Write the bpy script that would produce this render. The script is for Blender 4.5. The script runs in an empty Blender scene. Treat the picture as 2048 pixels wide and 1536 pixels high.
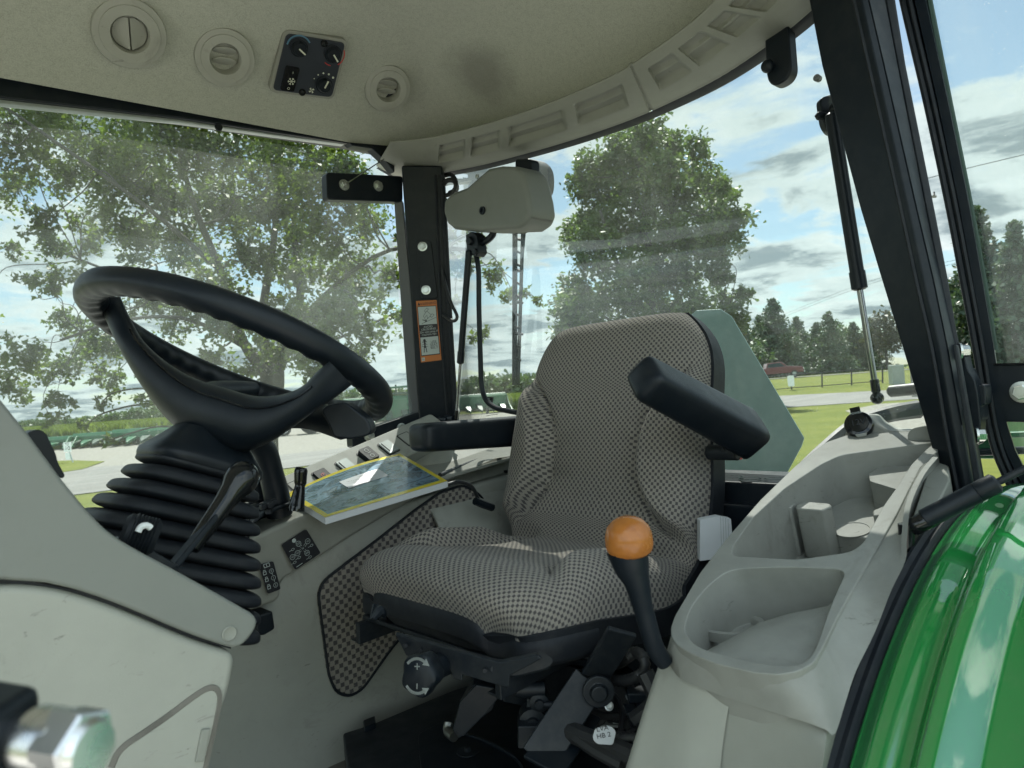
import bpy, bmesh, math, random
import numpy as np
from mathutils import Vector, Matrix
random.seed(7); rng = np.random.default_rng(11)
rad = math.radians
scn = bpy.context.scene
COL = scn.collection
# ------------------------------------------------------------------ camera
EYE = 1.85
FPX = 1450.0                                   # focal length in pixels of the 2048 px wide photograph
YAW, ROLL, PITCH = rad(47), rad(4.0), rad(0.6)
f0 = Vector((math.cos(YAW), math.sin(YAW), 0)); r0 = Vector((math.sin(YAW), -math.cos(YAW), 0)); z0 = Vector((0, 0, 1))
FW = f0*math.cos(PITCH)+z0*math.sin(PITCH); _u = z0*math.cos(PITCH)-f0*math.sin(PITCH)
RT = r0*math.cos(ROLL)-_u*math.sin(ROLL); UP = _u*math.cos(ROLL)+r0*math.sin(ROLL)
E0 = Vector((0, 0, EYE))
cam = bpy.data.cameras.new('camera'); cam.sensor_width = 36; cam.lens = FPX/2048*36
cam.clip_start = 0.02; cam.clip_end = 3000
cam.dof.use_dof = True; cam.dof.focus_distance = 1.5; cam.dof.aperture_fstop = 11
camo = bpy.data.objects.new('camera', cam); COL.objects.link(camo)
camo.matrix_world = Matrix(((RT.x, UP.x, -FW.x, 0), (RT.y, UP.y, -FW.y, 0), (RT.z, UP.z, -FW.z, EYE), (0, 0, 0, 1)))
scn.camera = camo
# ------------------------------------------------------------------ light
SUN_EL, SUN_AZ = rad(55), rad(43)              # azimuth measured from +X (tractor rear) towards +Y
SD = Vector((math.cos(SUN_EL)*math.cos(SUN_AZ), math.cos(SUN_EL)*math.sin(SUN_AZ), math.sin(SUN_EL)))
sl = bpy.data.lights.new('sun', 'SUN'); sl.energy = 5.0; sl.angle = rad(0.5); sl.color = (1, .96, .89)
so = bpy.data.objects.new('sun', sl); COL.objects.link(so)
so.rotation_euler = SD.to_track_quat('Z', 'Y').to_euler(); so.location = (0, 0, 30)
W = bpy.data.worlds.new('World'); scn.world = W; W.use_nodes = True
nt = W.node_tree; nt.nodes.clear()
def N(t, **k):
    n = nt.nodes.new(t)
    for a, b in k.items():
        if a.startswith('i_'): n.inputs[a[2:].replace('_', ' ')].default_value = b
        else: setattr(n, a, b)
    return n
def L(a, b): nt.links.new(a, b)
def M(op, a, b=None, c=None, clamp=False):
    n = nt.nodes.new('ShaderNodeMath'); n.operation = op; n.use_clamp = clamp
    for i, x in enumerate((a, b, c)):
        if x is None: continue
        if isinstance(x, (int, float)): n.inputs[i].default_value = x
        else: L(x, n.inputs[i])
    return n.outputs[0]
def MIX(fac, a, b, blend='MIX'):
    n = nt.nodes.new('ShaderNodeMix'); n.data_type = 'RGBA'; n.blend_type = blend
    for s, x in ((n.inputs[0], fac), (n.inputs[6], a), (n.inputs[7], b)):
        if isinstance(x, (int, float)): s.default_value = x
        elif isinstance(x, tuple): s.default_value = (*x[:3], 1)
        else: L(x, s)
    return n.outputs[2]
def RAMP(fac, pts, interp='LINEAR'):
    n = nt.nodes.new('ShaderNodeValToRGB'); n.color_ramp.interpolation = interp
    e = n.color_ramp.elements
    while len(e) < len(pts): e.new(.5)
    for q, (p, c) in zip(e, pts):
        q.position = p; q.color = (c, c, c, 1) if isinstance(c, (int, float)) else (*c, 1)
    L(fac, n.inputs[0]); return n.outputs[0]
def NOISE(vec, scale, detail=4, rough=.55, dist=0.0):
    n = nt.nodes.new('ShaderNodeTexNoise'); n.inputs['Scale'].default_value = scale; n.inputs['Detail'].default_value = detail
    n.inputs['Roughness'].default_value = rough; n.inputs['Distortion'].default_value = dist
    if vec is not None: L(vec, n.inputs['Vector'])
    return n.outputs[0]
def MAPV(vec, scale=(1, 1, 1), loc=(0, 0, 0), rot=(0, 0, 0)):
    n = nt.nodes.new('ShaderNodeMapping'); n.inputs['Scale'].default_value = scale; n.inputs['Location'].default_value = loc; n.inputs['Rotation'].default_value = rot
    L(vec, n.inputs[0]); return n.outputs[0]
sky = N('ShaderNodeTexSky', sky_type='NISHITA'); sky.sun_disc = False
sky.sun_elevation = SUN_EL; sky.sun_rotation = rad(90)-SUN_AZ; sky.air_density = 1.0; sky.dust_density = .6; sky.ozone_density = 1.5
tc = N('ShaderNodeTexCoord')
sp = N('ShaderNodeSeparateXYZ'); L(tc.outputs['Generated'], sp.inputs[0])
zz = M('ADD', M('MAXIMUM', sp.outputs[2], 0.0), .13)
cb = N('ShaderNodeCombineXYZ'); L(M('DIVIDE', sp.outputs[0], zz), cb.inputs[0]); L(M('DIVIDE', sp.outputs[1], zz), cb.inputs[1])
pv = MAPV(cb.outputs[0], (1, 1, 1), (3.1, 1.7, 0))
dens = NOISE(pv, 1.5, 10, .60, .35)
hor = M('SUBTRACT', 1.0, M('MULTIPLY', sp.outputs[2], 1.4, clamp=True))          # more cloud towards the horizon
den = M('ADD', dens, M('MULTIPLY', M('POWER', hor, 3.0), .07))
cover = RAMP(den, [(.45, 0.0), (.535, 1.0)], 'EASE')
shade = NOISE(MAPV(cb.outputs[0], (1, 1, 1), (3.22, 1.78, .0)), 2.2, 9, .62, .4)
thick = RAMP(M('ADD', M('MULTIPLY', den, .6), M('MULTIPLY', shade, .4)), [(.45, (6.9, 7.6, 7.5)), (.53, (5.8, 6.7, 6.7)), (.62, (2.5, 3.2, 3.45))], 'EASE')
skycol = MIX(.30, MIX(1.0, sky.outputs[0], (1.0, 1.12, 1.05), 'MULTIPLY'), (4.2, 5.1, 5.4))
bg = N('ShaderNodeBackground'); bg.inputs[1].default_value = .061
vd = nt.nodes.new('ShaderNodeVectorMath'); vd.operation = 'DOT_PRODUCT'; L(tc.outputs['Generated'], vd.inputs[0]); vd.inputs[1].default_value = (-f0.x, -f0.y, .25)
front = M('ADD', 1.0, M('MULTIPLY', RAMP(vd.outputs['Value'], [(.05, 0.0), (.75, 1.0)], 'EASE'), 1.3))   # whole sky behind the camera brightened, an added fill for the cab interior
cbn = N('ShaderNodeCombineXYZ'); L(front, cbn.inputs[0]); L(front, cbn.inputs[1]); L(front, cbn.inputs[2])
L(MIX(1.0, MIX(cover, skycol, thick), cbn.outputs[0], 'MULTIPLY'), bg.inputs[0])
wo = N('ShaderNodeOutputWorld'); L(bg.outputs[0], wo.inputs[0])
scn.view_settings.view_transform = 'Standard'; scn.view_settings.look = 'None'; scn.view_settings.gamma = 1
scn.view_settings.use_curve_mapping = False; scn.view_settings.exposure = 1.15
cy = scn.cycles; cy.use_denoising = True; cy.max_bounces = 10; cy.transparent_max_bounces = 12; cy.use_adaptive_sampling = True
cy.adaptive_threshold = .02; cy.diffuse_bounces = 5; cy.caustics_reflective = False; cy.caustics_refractive = False
try: cy.denoiser = 'OPENIMAGEDENOISE'
except Exception: pass
# ------------------------------------------------------------------ pixel and frame helpers (photo pixel -> real point)
def ray(x, y): return FW+RT*((x-1024)/FPX)-UP*((y-768)/FPX)
def D(x, y, d): return E0+ray(x, y)*d
def U(x, y, u): k = ray(x, y); return E0+k*(u/k.x)
def V(x, y, v): k = ray(x, y); return E0+k*(v/k.y)
def Z(x, y, z): k = ray(x, y); return E0+k*(z/k.z)
def G(x, y): return Z(x, y, -EYE)
def T(u, v, z): return Vector((u, v, z+EYE))
def PL(x, y, p, n): k = ray(x, y); return E0+k*((p-E0).dot(n)/k.dot(n))
# ------------------------------------------------------------------ materials
MATS = {}
def newmat(name):
    global nt
    m = bpy.data.materials.new(name); m.use_nodes = True; nt = m.node_tree; nt.nodes.clear(); MATS[name] = m
    o = nt.nodes.new('ShaderNodeOutputMaterial'); return m, o
def objco():
    return nt.nodes.new('ShaderNodeTexCoord').outputs['Object']
def bump(h, dist=.001, strength=1.0):
    n = nt.nodes.new('ShaderNodeBump'); n.inputs['Distance'].default_value = dist; n.inputs['Strength'].default_value = strength
    L(h, n.inputs['Height']); return n.outputs[0]
def pbsdf(col, rough=.5, metal=0.0, spec=.5, normal=None, coat=0, **kw):
    b = nt.nodes.new('ShaderNodeBsdfPrincipled')
    for k, x in (('Base Color', col), ('Roughness', rough), ('Metallic', metal), ('Specular IOR Level', spec), ('Coat Weight', coat)):
        if isinstance(x, tuple): b.inputs[k].default_value = (*x[:3], 1)
        elif isinstance(x, (int, float)): b.inputs[k].default_value = x
        else: L(x, b.inputs[k])
    if normal is not None: L(normal, b.inputs['Normal'])
    for k, x in kw.items(): b.inputs[k.replace('_', ' ')].default_value = x
    return b.outputs[0]
def simple(name, col, rough=.5, metal=0, spec=.5, grain=0, gscale=900, dirt=.12, dscale=9, coat=0, dirtcol=None, dust=0, scuff=0):
    m, o = newmat(name); co = objco()
    c2 = dirtcol or tuple(x*.62 for x in col)
    n1 = NOISE(co, dscale, 6, .62)
    c = MIX(M('MULTIPLY', RAMP(n1, [(.42, 0.0), (.72, 1.0)]), dirt*3, clamp=True), col, c2)
    if scuff:
        n3 = NOISE(co, 7, 8, .72, 1.5); n4 = NOISE(MAPV(co, (38, 38, 110), (0, 0, 0), (.4, .3, .2)), 1, 6, .7, 1.0); n5 = NOISE(co, 4, 3)
        c = MIX(M('MULTIPLY', RAMP(n3, [(.56, 0.0), (.72, 1.0)]), scuff), c, (.13, .125, .11))
        c = MIX(M('MULTIPLY', M('MULTIPLY', RAMP(n4, [(.62, 0.0), (.70, 1.0)]), RAMP(n5, [(.5, 0.0), (.62, 1.0)])), scuff*1.6, clamp=True), c, (.07, .065, .06))
    if dust:
        n2 = NOISE(co, 35, 8, .7)
        c = MIX(M('MULTIPLY', RAMP(n2, [(.45, 0.0), (.75, 1.0)]), dust, clamp=True), c, (.30, .29, .25))
    r = M('ADD', rough, M('MULTIPLY', M('SUBTRACT', NOISE(co, 30, 5), .5), .25))
    nm = bump(NOISE(co, gscale, 3), .0006, grain) if grain else None
    L(pbsdf(c, r, metal, spec, nm, coat), o.inputs[0]); return m
simple('tan_plastic', (.355, .36, .318), .5, grain=.35, gscale=1100, dirt=.09, spec=.4, scuff=.35)
simple('tan_trim', (.275, .28, .245), .55, grain=.35, gscale=1000, dirt=.10, spec=.35, scuff=.25)
simple('console_grey', (.262, .266, .24), .5, grain=.3, gscale=1100, dirt=.16, dscale=14, spec=.4, scuff=.55)
simple('black_paint', (.006, .010, .015), .38, dirt=.1, dust=.03, spec=.28)
simple('black_satin', (.006, .010, .015), .42, grain=.25, gscale=900, dust=.02, spec=.3)
simple('black_rubber', (.011, .014, .019), .58, grain=.35, gscale=700, dust=.04, spec=.33)
simple('black_gloss', (.008, .009, .010), .12, dirt=0)
simple('dark_metal', (.009, .013, .018), .5, dust=.07, spec=.35)
simple('rod_metal', (.35, .36, .38), .2, metal=1)
simple('zinc', (.62, .64, .60), .3, metal=1, dirt=.2)
simple('chrome', (.8, .8, .8), .28, metal=1, dirt=.05)
simple('red_mark', (.55, .04, .03), .4); simple('white_mark', (.22, .24, .23), .5, dirt=0); simple('cream_mark', (.6, .62, .5), .5, dirt=0)
simple('orange_sticker', (.50, .16, .035), .4, dirt=.05); simple('sticker_black', (.012, .013, .016), .35, dirt=0)
simple('sticker_white', (.42, .47, .45), .4, dirt=.03)
simple('yellow_print', (.72, .60, .05), .25, dirt=.02); simple('paper', (.58, .6, .62), .6, dirt=.04)
simple('blue_mark', (.10, .22, .32), .4, dirt=0)
simple('cowl_plastic', (.20, .21, .19), .5, grain=.35, gscale=1100, dirt=.09, spec=.4, scuff=.3)
simple('orange_knob', (.40, .145, .028), .26, dirt=.3, dscale=55, dirtcol=(.30, .10, .02))
simple('hose_black', (.02, .021, .023), .5); simple('brown_floor', (.16, .15, .13), .8, dirt=.3, dscale=25)
simple('amber_lens', (.6, .2, .03), .2); simple('sign_white', (.9, .92, .91), .5)
simple('asphalt', (.23, .235, .23), .9, dirt=.15, dscale=.5); simple('panel_dark', (.022, .028, .038), .45); simple('tire', (.02, .02, .02), .8, dirt=.2)
simple('machine_green', (.015, .10, .045), .4, dirt=.2, dscale=2); simple('machine_dark', (.02, .05, .035), .6, dirt=.2)
simple('grey_trim', (.10, .105, .11), .4)
simple('galvanised', (.38, .42, .41), .55, metal=.4); simple('wood_grey', (.2, .19, .17), .9)
simple('truck_red', (.13, .03, .035), .25, coat=.8); simple('car_glass', (.03, .05, .06), .08); simple('wheel_white', (.7, .7, .68), .5)
m, o = newmat('green_paint'); co = objco()
c = MIX(M('MULTIPLY', RAMP(NOISE(co, 28, 8, .7), [(.5, 0.0), (.8, 1.0)]), .25), (.018, .235, .05), (.10, .20, .09))
r = M('ADD', .04, M('MULTIPLY', RAMP(NOISE(co, 16, 8, .7), [(.45, 0.0), (.75, 1.0)]), .12))
L(pbsdf(c, r, 0, .9, None, 1.0, IOR=1.7, Coat_IOR=1.9, Coat_Roughness=.025), o.inputs[0])
# felt headliner
m, o = newmat('felt'); co = objco()
sp1 = NOISE(co, 420, 3, .7); sp2 = NOISE(co, 90, 5, .6); big = NOISE(co, 3, 4)
c = MIX(RAMP(sp1, [(.35, 0.0), (.65, 1.0)]), (.32, .33, .285), (.455, .465, .40))
c = MIX(M('MULTIPLY', RAMP(sp2, [(.4, 0.0), (.6, 1.0)]), .35), c, (.47, .48, .415))
st = nt.nodes.new('ShaderNodeVectorMath'); st.operation = 'DISTANCE'; L(co, st.inputs[0]); STAIN = st
c = MIX(M('MULTIPLY', RAMP(M('ADD', st.outputs['Value'], M('MULTIPLY', M('SUBTRACT', NOISE(co, 14, 4), .5), .07)), [(.03, 1.0), (.12, 0.0)], 'EASE'), .55), c, (.13, .13, .115))
L(pbsdf(c, .95, 0, .15, bump(sp1, .0008, .5), Sheen_Weight=.25), o.inputs[0])
# seat fabric: staggered dark dots on a grey-tan weave, driven by UVs in metres
m, o = newmat('seat_fabric')
uvn = nt.nodes.new('ShaderNodeTexCoord').outputs['UV']
su = nt.nodes.new('ShaderNodeSeparateXYZ'); L(uvn, su.inputs[0])
wob = M('MULTIPLY', M('SUBTRACT', NOISE(uvn, 500, 2), .5), .0014)
rv = M('DIVIDE', M('ADD', su.outputs[1], wob), .0060); row = M('FLOOR', rv); fv = M('SUBTRACT', rv, row)
cu_ = M('ADD', M('DIVIDE', M('ADD', su.outputs[0], wob), .0122), M('MULTIPLY', row, .5)); fu = M('SUBTRACT', cu_, M('FLOOR', cu_))
du_ = M('SUBTRACT', 1.0, M('SMOOTH_MIN', 1.0, M('MULTIPLY', M('MAXIMUM', M('SUBTRACT', .25, M('ABSOLUTE', M('SUBTRACT', fu, .5))), 0.0), 14), .2))
dv_ = M('SUBTRACT', 1.0, M('SMOOTH_MIN', 1.0, M('MULTIPLY', M('MAXIMUM', M('SUBTRACT', .49, M('ABSOLUTE', M('SUBTRACT', fv, .5))), 0.0), 9), .2))
dots = M('MAXIMUM', du_, dv_, None, True)                # 1 on the weave, 0 inside a dot
wv = nt.nodes.new('ShaderNodeTexWave'); wv.inputs['Scale'].default_value = 260; wv.inputs['Distortion'].default_value = 2; L(uvn, wv.inputs['Vector'])
nz = NOISE(uvn, 900, 2)
wcol = MIX(nz, (.23, .208, .178), (.40, .365, .312)); dcol = MIX(nz, (.048, .044, .045), (.11, .10, .098))
c = MIX(dots, dcol, wcol)
c = MIX(M('MULTIPLY', NOISE(uvn, 6, 4), .3), c, (.13, .128, .122))
h = M('ADD', M('MULTIPLY', dots, 1.0), M('MULTIPLY', nz, .5))
L(pbsdf(c, .9, 0, .15, bump(h, .0016, .8), Sheen_Weight=.15), o.inputs[0])
# glass: thin, lightly tinted, with real dust on it
def glassmat(name, dust=.10, tint=(.89, .955, .93)):
    m, o = newmat(name); co = objco()
    tr = nt.nodes.new('ShaderNodeBsdfTransparent'); tr.inputs[0].default_value = (*tint, 1)
    df = nt.nodes.new('ShaderNodeBsdfTranslucent'); df.inputs[0].default_value = (.62, .70, .64, 1)
    d2 = nt.nodes.new('ShaderNodeBsdfDiffuse'); d2.inputs[0].default_value = (.5, .56, .52, 1)
    ds = nt.nodes.new('ShaderNodeMixShader'); ds.inputs[0].default_value = .4; L(df.outputs[0], ds.inputs[1]); L(d2.outputs[0], ds.inputs[2])
    gl = nt.nodes.new('ShaderNodeBsdfGlossy'); gl.inputs['Roughness'].default_value = .02
    soft = RAMP(NOISE(co, 2.2, 5, .6), [(.3, .25), (.7, 1.0)])
    streak = RAMP(NOISE(MAPV(co, (9, 9, 4)), 1.0, 8, .7, .6), [(.35, .5), (.7, 1.4)])
    vr = nt.nodes.new('ShaderNodeTexVoronoi'); vr.inputs['Scale'].default_value = 260; L(co, vr.inputs['Vector'])
    spk = M('MULTIPLY', M('LESS_THAN', vr.outputs['Distance'], .16), M('GREATER_THAN', NOISE(co, 70, 2), .60))
    fac = M('MULTIPLY', M('MULTIPLY', soft, streak), dust)
    fac = M('ADD', fac, M('MULTIPLY', spk, .55), clamp=True)
    s1 = nt.nodes.new('ShaderNodeMixShader'); L(fac, s1.inputs[0]); L(tr.outputs[0], s1.inputs[1]); L(ds.outputs[0], s1.inputs[2])
    fr = nt.nodes.new('ShaderNodeFresnel'); fr.inputs[0].default_value = 1.45
    s2 = nt.nodes.new('ShaderNodeMixShader'); L(M('MULTIPLY', fr.outputs[0], .7), s2.inputs[0]); L(s1.outputs[0], s2.inputs[1]); L(gl.outputs[0], s2.inputs[2])
    L(s2.outputs[0], o.inputs[0])
glassmat('glass_side', .145); glassmat('glass_rear', .11); glassmat('glass_door', .10)
# ------------------------------------------------------------------ meshes
class MB:
    def __init__(s): s.v = []; s.f = []; s.m = []; s.uv = {}
    def add(s, v, f, mi=0):
        b = len(s.v); s.v += [Vector(p) for p in v]; s.f += [[i+b for i in q] for q in f]; s.m += [mi]*len(f); return b
    def prism(s, pts, ext, mi=0):
        n = len(pts); ext = Vector(ext)
        s.add([p for p in pts]+[p+ext for p in pts], [list(range(n)), list(range(2*n-1, n-1, -1))]+[[i, (i+1) % n, (i+1) % n+n, i+n] for i in range(n)], mi); return s
    def box(s, c, ax, ay, az, mi=0):                       # centre and three half-axes
        c = Vector(c); v = [c+ax*i+ay*j+az*k for i in (-1, 1) for j in (-1, 1) for k in (-1, 1)]
        s.add(v, [[0, 1, 3, 2], [4, 6, 7, 5], [0, 4, 5, 1], [2, 3, 7, 6], [0, 2, 6, 4], [1, 5, 7, 3]], mi); return s
    def bar(s, a, b, w, h, mi=0, upv=(0, 0, 1)):
        a = Vector(a); b = Vector(b); t = (b-a).normalized(); x = t.cross(Vector(upv)).normalized(); y = x.cross(t)
        return s.box((a+b)/2, (b-a)/2, x*w/2, y*h/2, mi)
    def grid(s, rows, mi=0, close=False):
        n = len(rows[0]); v = [p for r in rows for p in r]; f = []
        for i in range(len(rows)-1):
            for j in range(n if close else n-1):
                k = (j+1) % n; f.append([i*n+j, i*n+k, (i+1)*n+k, (i+1)*n+j])
        return s.add(v, f, mi)
    def tube(s, pts, r, seg=12, mi=0, cap=True, flat=None, smooth=True):
        pts = [Vector(p) for p in pts]; n = len(pts); rs = r if isinstance(r, (list, tuple)) else [r]*n
        if smooth and n > 2:
            P = []; R = []
            for i in range(n-1):
                a, b, c, d = pts[max(i-1, 0)], pts[i], pts[i+1], pts[min(i+2, n-1)]
                for k in range(5):
                    t = k/5; P.append(.5*((2*b)+(c-a)*t+(2*a-5*b+4*c-d)*t*t+(3*b-a-3*c+d)*t**3)); R.append(rs[i]*(1-t)+rs[i+1]*t)
            pts = P+[pts[-1]]; rs = R+[rs[-1]]; n = len(pts)
        ref = None; rows = []
        for i in range(n):
            t = (pts[min(i+1, n-1)]-pts[max(i-1, 0)]).normalized()
            if ref is None: ref = t.orthogonal().normalized() if flat is None else Vector(flat)
            x = (ref-t*ref.dot(t)).normalized(); ref = x; y = t.cross(x)
            e = 1 if flat is None else .5
            rows.append([pts[i]+(x*math.cos(q)*rs[i]*e+y*math.sin(q)*rs[i]) for q in [2*math.pi*k/seg for k in range(seg)]])
        b = s.grid(rows, mi, True)
        if cap:
            m = len(rows)*seg
            s.f += [[b+k for k in range(seg)][::-1], [b+m-seg+k for k in range(seg)]]; s.m += [mi, mi]
        return s
    def lathe(s, o, ax, prof, seg=24, mi=0, xref=None):    # prof: (distance along axis, radius)
        o = Vector(o); ax = Vector(ax).normalized(); x = (ax.orthogonal() if xref is None else Vector(xref)-ax*Vector(xref).dot(ax)).normalized(); y = ax.cross(x)
        rows = [[o+ax*h+(x*math.cos(q)+y*math.sin(q))*max(r, 1e-5) for q in [2*math.pi*k/seg for k in range(seg)]] for h, r in prof]
        b = s.grid(rows, mi, True); m = len(rows)*seg
        if prof[0][1] > 1e-4: s.f.append([b+k for k in range(seg)][::-1]); s.m.append(mi)
        if prof[-1][1] > 1e-4: s.f.append([b+m-seg+k for k in range(seg)]); s.m.append(mi)
        return s
    def text(s, txt, o, X, Y, size, mi=0, align='CENTER', lift=.0004, line=1.0):
        cu = bpy.data.curves.new('t', 'FONT'); cu.body = txt; cu.size = 1; cu.align_x = align; cu.align_y = 'CENTER'; cu.space_line = line; cu.resolution_u = 3
        ob = bpy.data.objects.new('t', cu); COL.objects.link(ob); bpy.context.view_layer.update()
        me = ob.to_mesh(); X = Vector(X).normalized(); Y = Vector(Y).normalized(); n = X.cross(Y)
        s.add([Vector(o)+X*(v.co.x*size)+Y*(v.co.y*size)+n*lift for v in me.vertices], [list(p.vertices) for p in me.polygons], mi)
        ob.to_mesh_clear(); bpy.data.objects.remove(ob); bpy.data.curves.remove(cu); return s
    def stroke(s, pts, w, n, mi=0, closed=False):           # a flat painted line of width w lying in the plane with normal n
        n = Vector(n).normalized(); pts = [Vector(p) for p in pts]; m = len(pts)
        for i in range(m if closed else m-1):
            a, b = pts[i], pts[(i+1) % m]; t = (b-a).normalized(); x = t.cross(n)*w/2; e = t*w*.3
            s.add([a-x-e, a+x-e, b+x+e, b-x+e], [[0, 1, 2, 3]], mi)
        return s
def rnd(pts, r, k=5):                                       # round the corners of a 3D outline
    o = []; n = len(pts)
    for i in range(n):
        a, b, c = pts[i-1], pts[i], pts[(i+1) % n]; rr = r[i] if isinstance(r, (list, tuple)) else r
        d1 = min(rr, (a-b).length*.48); d2 = min(rr, (c-b).length*.48)
        if rr <= 0: o.append(b); continue
        p = b+(a-b).normalized()*d1; q = b+(c-b).normalized()*d2
        for j in range(k+1):
            t = j/k; o.append(p*(1-t)**2+b*2*t*(1-t)+q*t*t)
    return o
def finish(name, me, mats, parent=None, org=None, smooth=35, bevel=0, seg=2, sub=0, solid=0):
    for m in mats: me.materials.append(MATS[m])
    me.polygons.foreach_set('use_smooth', [True]*len(me.polygons))
    if not bevel and smooth < 180: me.set_sharp_from_angle(angle=rad(smooth))
    ob = bpy.data.objects.new(name, me); COL.objects.link(ob)
    if parent is not None: ob.parent = parent
    elif org is not None: ob.location = org
    if solid: md = ob.modifiers.new('s', 'SOLIDIFY'); md.thickness = solid; md.offset = -1
    if bevel:
        md = ob.modifiers.new('b', 'BEVEL'); md.width = bevel; md.segments = seg; md.limit_method = 'ANGLE'; md.angle_limit = rad(30); md.harden_normals = True
    if sub: md = ob.modifiers.new('u', 'SUBSURF'); md.levels = md.render_levels = sub
    return ob
ORG = {}
def build(name, mb, mats, parent=None, org=None, recalc=True, weld=False, label=None, **k):
    root = parent
    while root is not None and root.parent is not None: root = root.parent
    if root is not None: org = ORG[root.name]
    if org is None: org = Vector((0, 0, 0))
    me = bpy.data.meshes.new(name); me.from_pydata([v-org for v in mb.v], [], mb.f)
    me.polygons.foreach_set('material_index', mb.m)
    if recalc or weld:
        bm = bmesh.new(); bm.from_mesh(me)
        if weld: bmesh.ops.remove_doubles(bm, verts=bm.verts, dist=1e-5)
        if recalc: bmesh.ops.recalc_face_normals(bm, faces=bm.faces)
        bm.to_mesh(me); bm.free()
    ob = finish(name, me, [mats] if isinstance(mats, str) else mats, parent, org if parent is None else None, **k)
    if parent is None: ORG[ob.name] = org
    if label: ob['label'] = label
    return ob
def thing(name, loc, label, cat, group=None):
    o = bpy.data.objects.new(name, None); COL.objects.link(o); o.location = loc; ORG[o.name] = Vector(loc); o.empty_display_size = .1
    return tag(o, label, cat, group)
def tag(o, label, cat=None, group=None, kind=None):
    if label: o['label'] = label
    if cat: o['category'] = cat
    if group: o['group'] = group
    if kind: o['kind'] = kind
    return o
def hexbolt(mb, c, n, r, mi=0, washer=1.35):
    n = Vector(n).normalized(); c = Vector(c)
    mb.lathe(c, n, [(0, r*washer), (r*.18, r*washer), (r*.2, r*1.2)], 20, mi)
    mb.lathe(c+n*r*.15, n, [(0, r), (r*.7, r), (r*.8, r*.85)], 6, mi)
    mb.lathe(c+n*r*.9, n, [(0, r*.55), (r*.12, r*.5)], 14, mi)
    return mb
# ------------------------------------------------------------------ the land
def sst(a, b, x): t = max(0., min(1., (x-a)/(b-a))); return t*t*(3-2*t)
def gh(x, y):                                             # height of the ground: a low bank carries the highway
    d = x*f0.x+y*f0.y
    if d < 30: return 0.0
    px = 1024+FPX*(x*r0.x+y*r0.y)/d
    return 1.2*sst(50, 76, d)*sst(1250, 1480, px)
def GD(x, d):                                             # point on the ground under photo column x at depth d
    p = E0+(f0+r0*((x-1024)/FPX))*d
    return Vector((p.x, p.y, gh(p.x, p.y)))
def col(x, y, d):                                         # point d metres away in the world-horizontal sense
    return D(x, y, d)
def leafmat(name, c1, c2, tr=.35):
    m, o = newmat(name); co = objco()
    n = NOISE(co, 1.3, 3); n2 = NOISE(co, 9, 2)
    c = MIX(n2, MIX(RAMP(n, [(.35, 0.0), (.65, 1.0)]), c1, c2), tuple(x*.55 for x in c1))
    a = pbsdf(c, .5, 0, .35)
    t = nt.nodes.new('ShaderNodeBsdfTranslucent'); L(MIX(1.0, c, (1.6, 1.75, .7), 'MULTIPLY'), t.inputs[0])
    x = nt.nodes.new('ShaderNodeMixShader'); x.inputs[0].default_value = tr; L(a, x.inputs[1]); L(t.outputs[0], x.inputs[2]); L(x.outputs[0], o.inputs[0])
leafmat('maple_leaf', (.058, .092, .034), (.16, .21, .048), .45)
leafmat('oak_leaf', (.07, .115, .045), (.13, .18, .055), .35)
leafmat('needle', (.06, .10, .065), (.09, .14, .08), .15)
leafmat('dark_leaf', (.045, .055, .035), (.075, .07, .04), .2)
leafmat('woods_leaf', (.07, .12, .06), (.11, .16, .07), .2)
leafmat('corn_leaf', (.12, .165, .03), (.17, .21, .045), .3)
simple('bark', (.055, .052, .046), .9, grain=1, gscale=40, dirt=.3, dscale=6)
m, o = newmat('lawn'); co = objco()
n1 = NOISE(co, .5, 9, .72); n2 = NOISE(co, 5, 8, .75); n3 = NOISE(co, .05, 3)
c = MIX(RAMP(n1, [(.38, 0.0), (.64, 1.0)]), (.085, .105, .018), (.13, .14, .028))
c = MIX(M('MULTIPLY', RAMP(n2, [(.4, 0.0), (.7, 1.0)]), .5), c, (.06, .085, .022)); c = MIX(RAMP(n3, [(.5, 0.0), (.7, .35)]), c, (.14, .135, .06))
L(pbsdf(c, .95, 0, .1, bump(n2, .03, .6)), o.inputs[0])
m, o = newmat('gravel'); co = objco()
n1 = NOISE(co, 5, 8, .75); n2 = NOISE(co, .3, 4)
c = MIX(RAMP(n1, [(.35, 0.0), (.65, 1.0)]), (.13, .128, .115), (.26, .255, .23)); c = MIX(M('MULTIPLY', n2, .4), c, (.19, .18, .15))
L(pbsdf(c, .95, 0, .1), o.inputs[0])
simple('bounce_pale', (.46, .45, .42), .9, dirt=.2, dscale=1)  # pale tone of the added pad, throws sunlight up into the cab
m, o = newmat('road_surface'); co = objco()
n1 = NOISE(co, 18, 6, .7); n2 = NOISE(MAPV(co, (.15, 1.2, 1)), 1, 4)
c = MIX(n1, (.115, .115, .11), (.16, .16, .15)); c = MIX(M('MULTIPLY', RAMP(n2, [(.45, 0.0), (.6, 1.0)]), .4), c, (.21, .21, .2))
L(pbsdf(c, .9, 0, .2), o.inputs[0])
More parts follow.
